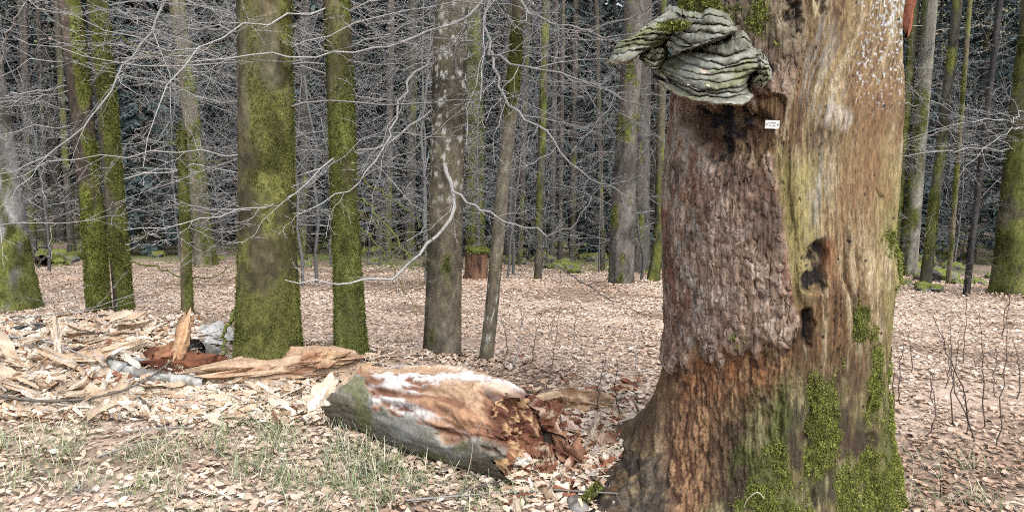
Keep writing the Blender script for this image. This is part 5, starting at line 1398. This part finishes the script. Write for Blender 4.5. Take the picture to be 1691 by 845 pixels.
# crumbled red rot at the right end of the log
rc = []
for k in range(4):
    V, F, c = rock_geo(540 + k, 14)
    V = V * .04 * (1 + .4 * fbm(V[..., 0] * 3, V[..., 1] * 3, V[..., 2] * 3, 3, k))[..., None]
    c = mixc(np.zeros(V.shape) + np.array([.17, .07, .042]), [.45, .33, .24], ss(.1, .5, fbm(V[..., 0] * 30, V[..., 1] * 30, V[..., 2] * 30, 3, 5 + k)))
    me = mesh_np('rotten_crumb', V, F, c, False); me.materials.append(M['wood']); rc.append(me)
for k in range(60):
    x_, y_ = rg.normal(905, 34), rg.normal(738, 30)
    p = g1(x_, y_); o = bpy.data.objects.new('rotten_crumb', rc[k % 4]); COL.objects.link(o)
    hz = .16 * math.exp(-((x_ - 890) / 40) ** 2 - ((y_ - 730) / 30) ** 2)
    o.location = (p[0], p[1], p[2] + rg.uniform(.0, .02) + rg.uniform(0, 1) * hz); o.rotation_euler = tuple(rg.uniform(0, 6.28, 3)); s_ = rg.uniform(.5, 1.6); o.scale = (s_ * 1.5, s_, s_)
    tag(o, 'crumbling red brown lump of rot beside the right end of the log', 'rotten wood', 'rotten lumps at the right end of the log')
# mossy stick and grey root at the foot of the dead trunk
root = empty('mossy_stick', g1(965, 835))
V, F = tubes(resample([at(950, 846, 3.15), at(968, 825, 3.2), at(992, 800, 3.25)], 20)[None], np.full((1, 20), .018), 12)
obj('stick', V, F, M['wood'], root, np.zeros((len(V), 3)) + np.array([.09, .07, .05]))
P_s, N_s = sample_quads(V, F, np.ones(len(V)), 2500, rg); up_ = N_s[:, 2] > -.2
V, F, c = moss_fuzz(P_s[up_], N_s[up_], rg, .012); o = obj('moss', V, F, M['moss'], root, c, False); o['kind'] = 'stuff'
tag(root, 'short stick wrapped in bright moss at the dead trunk foot', 'stick')
V, F = tubes(resample([at(915, 815, 3.36), at(935, 822, 3.3), at(955, 840, 3.18), at(960, 870, 3.05)], 24)[None], (.034 + .012 * fbm(np.linspace(0, 6, 24), 0, 0, 2, 3))[None], 14)
o = obj('surface_root', V, F, M['wood'], snag, mixc(np.zeros((len(V), 3)) + np.array([.24, .23, .215]), [.12, .10, .085], ss(-.1, .4, fbm(V[:, 0] * 30, V[:, 1] * 30, V[:, 2] * 30, 3, 4))))

# leaves drifted against the feet of trunks and log
rg = np.random.default_rng(92)
dr = []
for key in ('left', 'pairA', 'pairB', 'thin', 'big', 'mossy', 'lichen', 'slim', 'spruceA', 'mossR', 'r5'):
    R_k, P_k, Q_k = T[key]; b_ = np.array(R_k.location); r_k = Q_k[0]; n_ = 260
    a_ = rg.uniform(0, 6.28, n_); d_ = r_k * 1.12 + np.abs(rg.normal(0, .10, n_))
    x_, y_ = b_[0] + d_ * np.cos(a_), b_[1] + d_ * np.sin(a_)
    dr.append(np.stack([x_, y_, gh(x_, y_) + .05 * np.exp(-(d_ - r_k) / .07) * rg.uniform(.2, 1, n_)], -1))
for k in range(700):
    t_ = rg.uniform(-.05, 1.0); q_ = LOGA * (1 - t_) + LOGB * t_
    o_s = rg.choice([-1, 1]) * (.17 + abs(rg.normal(0, .06))); x_, y_ = q_[0] + LOGS[0] * o_s, q_[1] + LOGS[1] * o_s
    dr.append(np.array([[x_, y_, float(ghl(x_, y_)) + rg.uniform(0, .04)]]))
dr = np.concatenate(dr)
V, F, c = leaf_mesh(dr, rg.uniform(.03, .06, len(dr)), rg, .45)
tag(obj('leaf_drift', V, F, M['leaf'], None, c, False), 'brown leaves drifted against the trunk feet and the log', 'leaf litter', kind='stuff')

# ================================================================== GRASS, SAPLINGS, TWIGS ON THE GROUND
rg = np.random.default_rng(91)
gz_ = [(60, 760, 110, 50, 70), (190, 745, 90, 45, 90), (440, 690, 110, 45, 120), (520, 740, 110, 60, 140), (640, 780, 110, 50, 110), (420, 790, 120, 45, 80), (770, 820, 120, 30, 60), (880, 800, 80, 30, 25), (260, 700, 80, 30, 40), (700, 740, 60, 25, 40), (1560, 790, 70, 40, 30), (20, 820, 60, 25, 20)]
tuft = np.concatenate([np.stack([rg.normal(x, sx, n_), np.clip(rg.normal(y, sy, n_), 668 + rg.uniform(0, 40, n_), 900)], -1) for (x, y, sx, sy, n_) in gz_])
tuft = tuft[rg.uniform(0, 1, len(tuft)) < ss(-.35, .35, fbm(tuft[:, 0] * .012, tuft[:, 1] * .03, 0, 3, 17))]
tp_ = ghit(tuft[:, 0], tuft[:, 1])
nb = 12
b = np.repeat(tp_, nb, 0) + np.concatenate([rg.normal(0, .03, (len(tp_) * nb, 2)), np.zeros((len(tp_) * nb, 1))], 1)
nB = len(b)
Lb = rg.uniform(.05, .17, nB); yaw = rg.uniform(0, 6.28, nB); lean = rg.uniform(.45, 1.35, nB)
t = np.linspace(0, 1, 4)
hd = np.stack([np.cos(yaw), np.sin(yaw), 0 * yaw], -1)
tilt_ = lean[:, None] * (.5 + .9 * t[None])
step = Lb[:, None] / 3
hx = np.concatenate([np.zeros((nB, 1)), np.cumsum(np.sin(tilt_[:, 1:]) * step, 1)], 1); hz = np.concatenate([np.zeros((nB, 1)), np.cumsum(np.cos(tilt_[:, 1:]) * step, 1)], 1)
spine = b[:, None] + hd[:, None] * hx[..., None] + np.array([0, 0, 1.]) * (hz[..., None] + .008)
sdv = np.stack([-np.sin(yaw), np.cos(yaw), 0 * yaw], -1)[:, None] * (rg.uniform(.0012, .0026, (nB, 1, 1)) * (1 - .8 * t)[None, :, None])
V = np.stack([spine - sdv, spine + sdv], 2).reshape(-1, 3)
fb = np.array([[0, 1, 3, 2], [2, 3, 5, 4], [4, 5, 7, 6]])
F = (fb[None] + (np.arange(nB) * 8)[:, None, None]).reshape(-1, 4)
gp_ = np.array([[.13, .175, .06], [.22, .275, .13], [.44, .40, .28], [.54, .49, .38], [.24, .28, .19]])[rg.choice(5, nB, p=[.2, .25, .22, .15, .18])] * rg.uniform(.8, 1.2, (nB, 1))
o = obj('grass', V, F, M['grass'], None, np.repeat(gp_, 8, 0)); tag(o, 'sparse pale green and straw grass in the foreground litter', 'grass', kind='stuff')
# a few tall dry stalks
for k, (x0, y0, x1, y1) in enumerate([(742, 790, 797, 694), (768, 800, 782, 720), (905, 828, 912, 785), (935, 830, 938, 778)]):
    p = g1(x0, y0); tip = at(x1, y1, p[1] - .05)
    V, F = tubes(resample([p, (p + tip) / 2 + [0.01, 0, .02], tip], 8)[None], np.linspace(.0028, .0012, 8)[None], 4)
    o = obj('dry_stalk', V, F, M['grass'], None, np.zeros((len(V), 3)) + np.array([.58, .52, .40]), origin=p)
    tag(o, 'dry straw stalk standing in front of the fallen log' if k < 2 else 'short straw stalk between the log and the dead trunk', 'stalk', 'straw stalks before the log' if k < 2 else 'straw stalks near the dead trunk')
# bent straw at the foot of the dead trunk
p0 = at(1225, 850, 2.95)
V, F = tubes(resample([p0, at(1236, 822, 2.93), at(1252, 812, 2.92), at(1262, 824, 2.92), at(1266, 848, 2.93)], 14)[None], np.full((1, 14), .002), 4)
tag(obj('dry_stalk', V, F, M['grass'], None, np.zeros((len(V), 3)) + np.array([.55, .48, .36]), origin=p0), 'bent straw in front of the dead trunk foot', 'stalk')

def stem(px0, py0, px1, py1, seed, r=.0045, cols=TWD, n_child=(7, 3)):
    rgx = np.random.default_rng(seed)
    p = g1(px0, py0); tip = at(px1, py1, p[1] + rgx.normal(0, .08))
    PL = resample([p - [0, 0, .03], p * .6 + tip * .4 + rgx.normal(0, .025, 3), tip], 12); PL[1:-1] += rgx.normal(0, .006, (10, 3))
    lv = grow((PL[None], (r * (1 - .65 * np.linspace(0, 1, 12)))[None]), None, None, None, rgx, n_child, 2, frac=(.18, .38), plane=1.2, ang=(.35, .8), tmin=.35)
    V, F, c = twigs_geo(lv, (5, 3, 3), cols, rgx, .0011)
    return obj('seedling', V, F, M['twig'], None, c, origin=p)
SM = [(.13, .10, .085), (.16, .125, .105), (.2, .16, .14)]
for k, (a_, b_, c_, d_) in enumerate([(1476, 700, 1468, 560), (1488, 670, 1492, 565), (1526, 722, 1536, 615), (1538, 668, 1545, 600), (1612, 728, 1540, 520), (1573, 700, 1568, 530), (1622, 708, 1617, 515), (1646, 738, 1668, 500), (1605, 700, 1582, 560), (1600, 715, 1590, 640),
                                      (1680, 660, 1672, 560), (1560, 640, 1555, 560), (1640, 655, 1650, 570), (1508, 620, 1500, 540), (1590, 600, 1598, 470), (1655, 560, 1690, 430)]):
    o = stem(a_, b_, c_, d_, 1100 + k, cols=SM); tag(o, 'thin bare dark seedling in the leaves right of the dead trunk', 'seedling', 'seedlings right of the dead trunk')
for k, (a_, b_, c_, d_) in enumerate([(852, 600, 862, 505), (880, 598, 895, 520), (900, 640, 925, 515), (940, 600, 955, 500), (1030, 700, 1020, 600), (838, 590, 830, 520), (955, 760, 985, 660), (990, 690, 1000, 590), (905, 560, 930, 500), (1050, 620, 1045, 540)]):
    o = stem(a_, b_, c_, d_, 1140 + k, .004, cols=SM if k % 3 else TW); tag(o, 'thin bare seedling in the leaves between the log and the dead trunk', 'seedling', 'seedlings left of the dead trunk')
for k in range(26):
    x_, y_ = rg.uniform(0, 1000), rg.uniform(560, 840)
    p = g1(x_, y_) + [0, 0, .03]; q = p + np.array([rg.normal(0, .35), rg.normal(0, .15), 0]); q[2] = float(gh(q[0], q[1])) + .03
    PL = resample([p, (p + q) / 2 + rg.normal(0, .03, 3), q], 8)
    lv = grow((PL[None], np.linspace(.006, .002, 8)[None]), None, None, None, rg, (4,), 1, plane=.2)
    V, F, c = twigs_geo(lv, (5, 3), TW if k % 2 else TWD, rg)
    tag(obj('fallen_twig', V, F, M['twig'], None, c, origin=p), 'thin fallen twig lying on the leaf covered foreground', 'twig', 'fallen twigs in the foreground')
for k, pts_ in enumerate([[(-20, 485 + 165), (90, 662), (160, 655), (215, 640), (290, 590), (330, 560)], [(-10, 555), (60, 560), (110, 575), (150, 592)]]):
    PL = [g1(x_, y_, .10) for x_, y_ in pts_]
    lv = grow((resample(PL, 14)[None], np.linspace(.009, .004, 14)[None]), None, None, None, rg, (6, 3), 2, frac=(.15, .3))
    V, F, c = twigs_geo(lv, (6, 4, 3), TWD if k == 0 else TW, rg)
    tag(obj('fallen_twig', V, F, M['twig'], None, c, origin=PL[0]), ['long dark twig lying across the wood heap', 'pale curved twig on the left of the wood heap'][k], 'twig')

# ================================================================== the damp air of the forest
hv = np.array([(x, y, z) for z in (-9.0, 66.0) for y in (-45.0, 175.0) for x in (-155.0, 155.0)])
hf = np.array([[0, 1, 3, 2], [4, 6, 7, 5], [0, 4, 5, 1], [2, 3, 7, 6], [0, 2, 6, 4], [1, 5, 7, 3]])
hm = bpy.data.materials.new('haze'); hm.use_nodes = True
hm.node_tree.nodes.clear()
ho = hm.node_tree.nodes.new('ShaderNodeOutputMaterial'); pv = hm.node_tree.nodes.new('ShaderNodeVolumePrincipled')
pv.inputs['Color'].default_value = (.80, .87, .95, 1); pv.inputs['Density'].default_value = 0.013
hm.node_tree.links.new(pv.outputs[0], ho.inputs['Volume'])
tag(obj('haze', hv, hf, hm, smooth=False), 'thin bluish haze hanging in the forest air', kind='stuff')
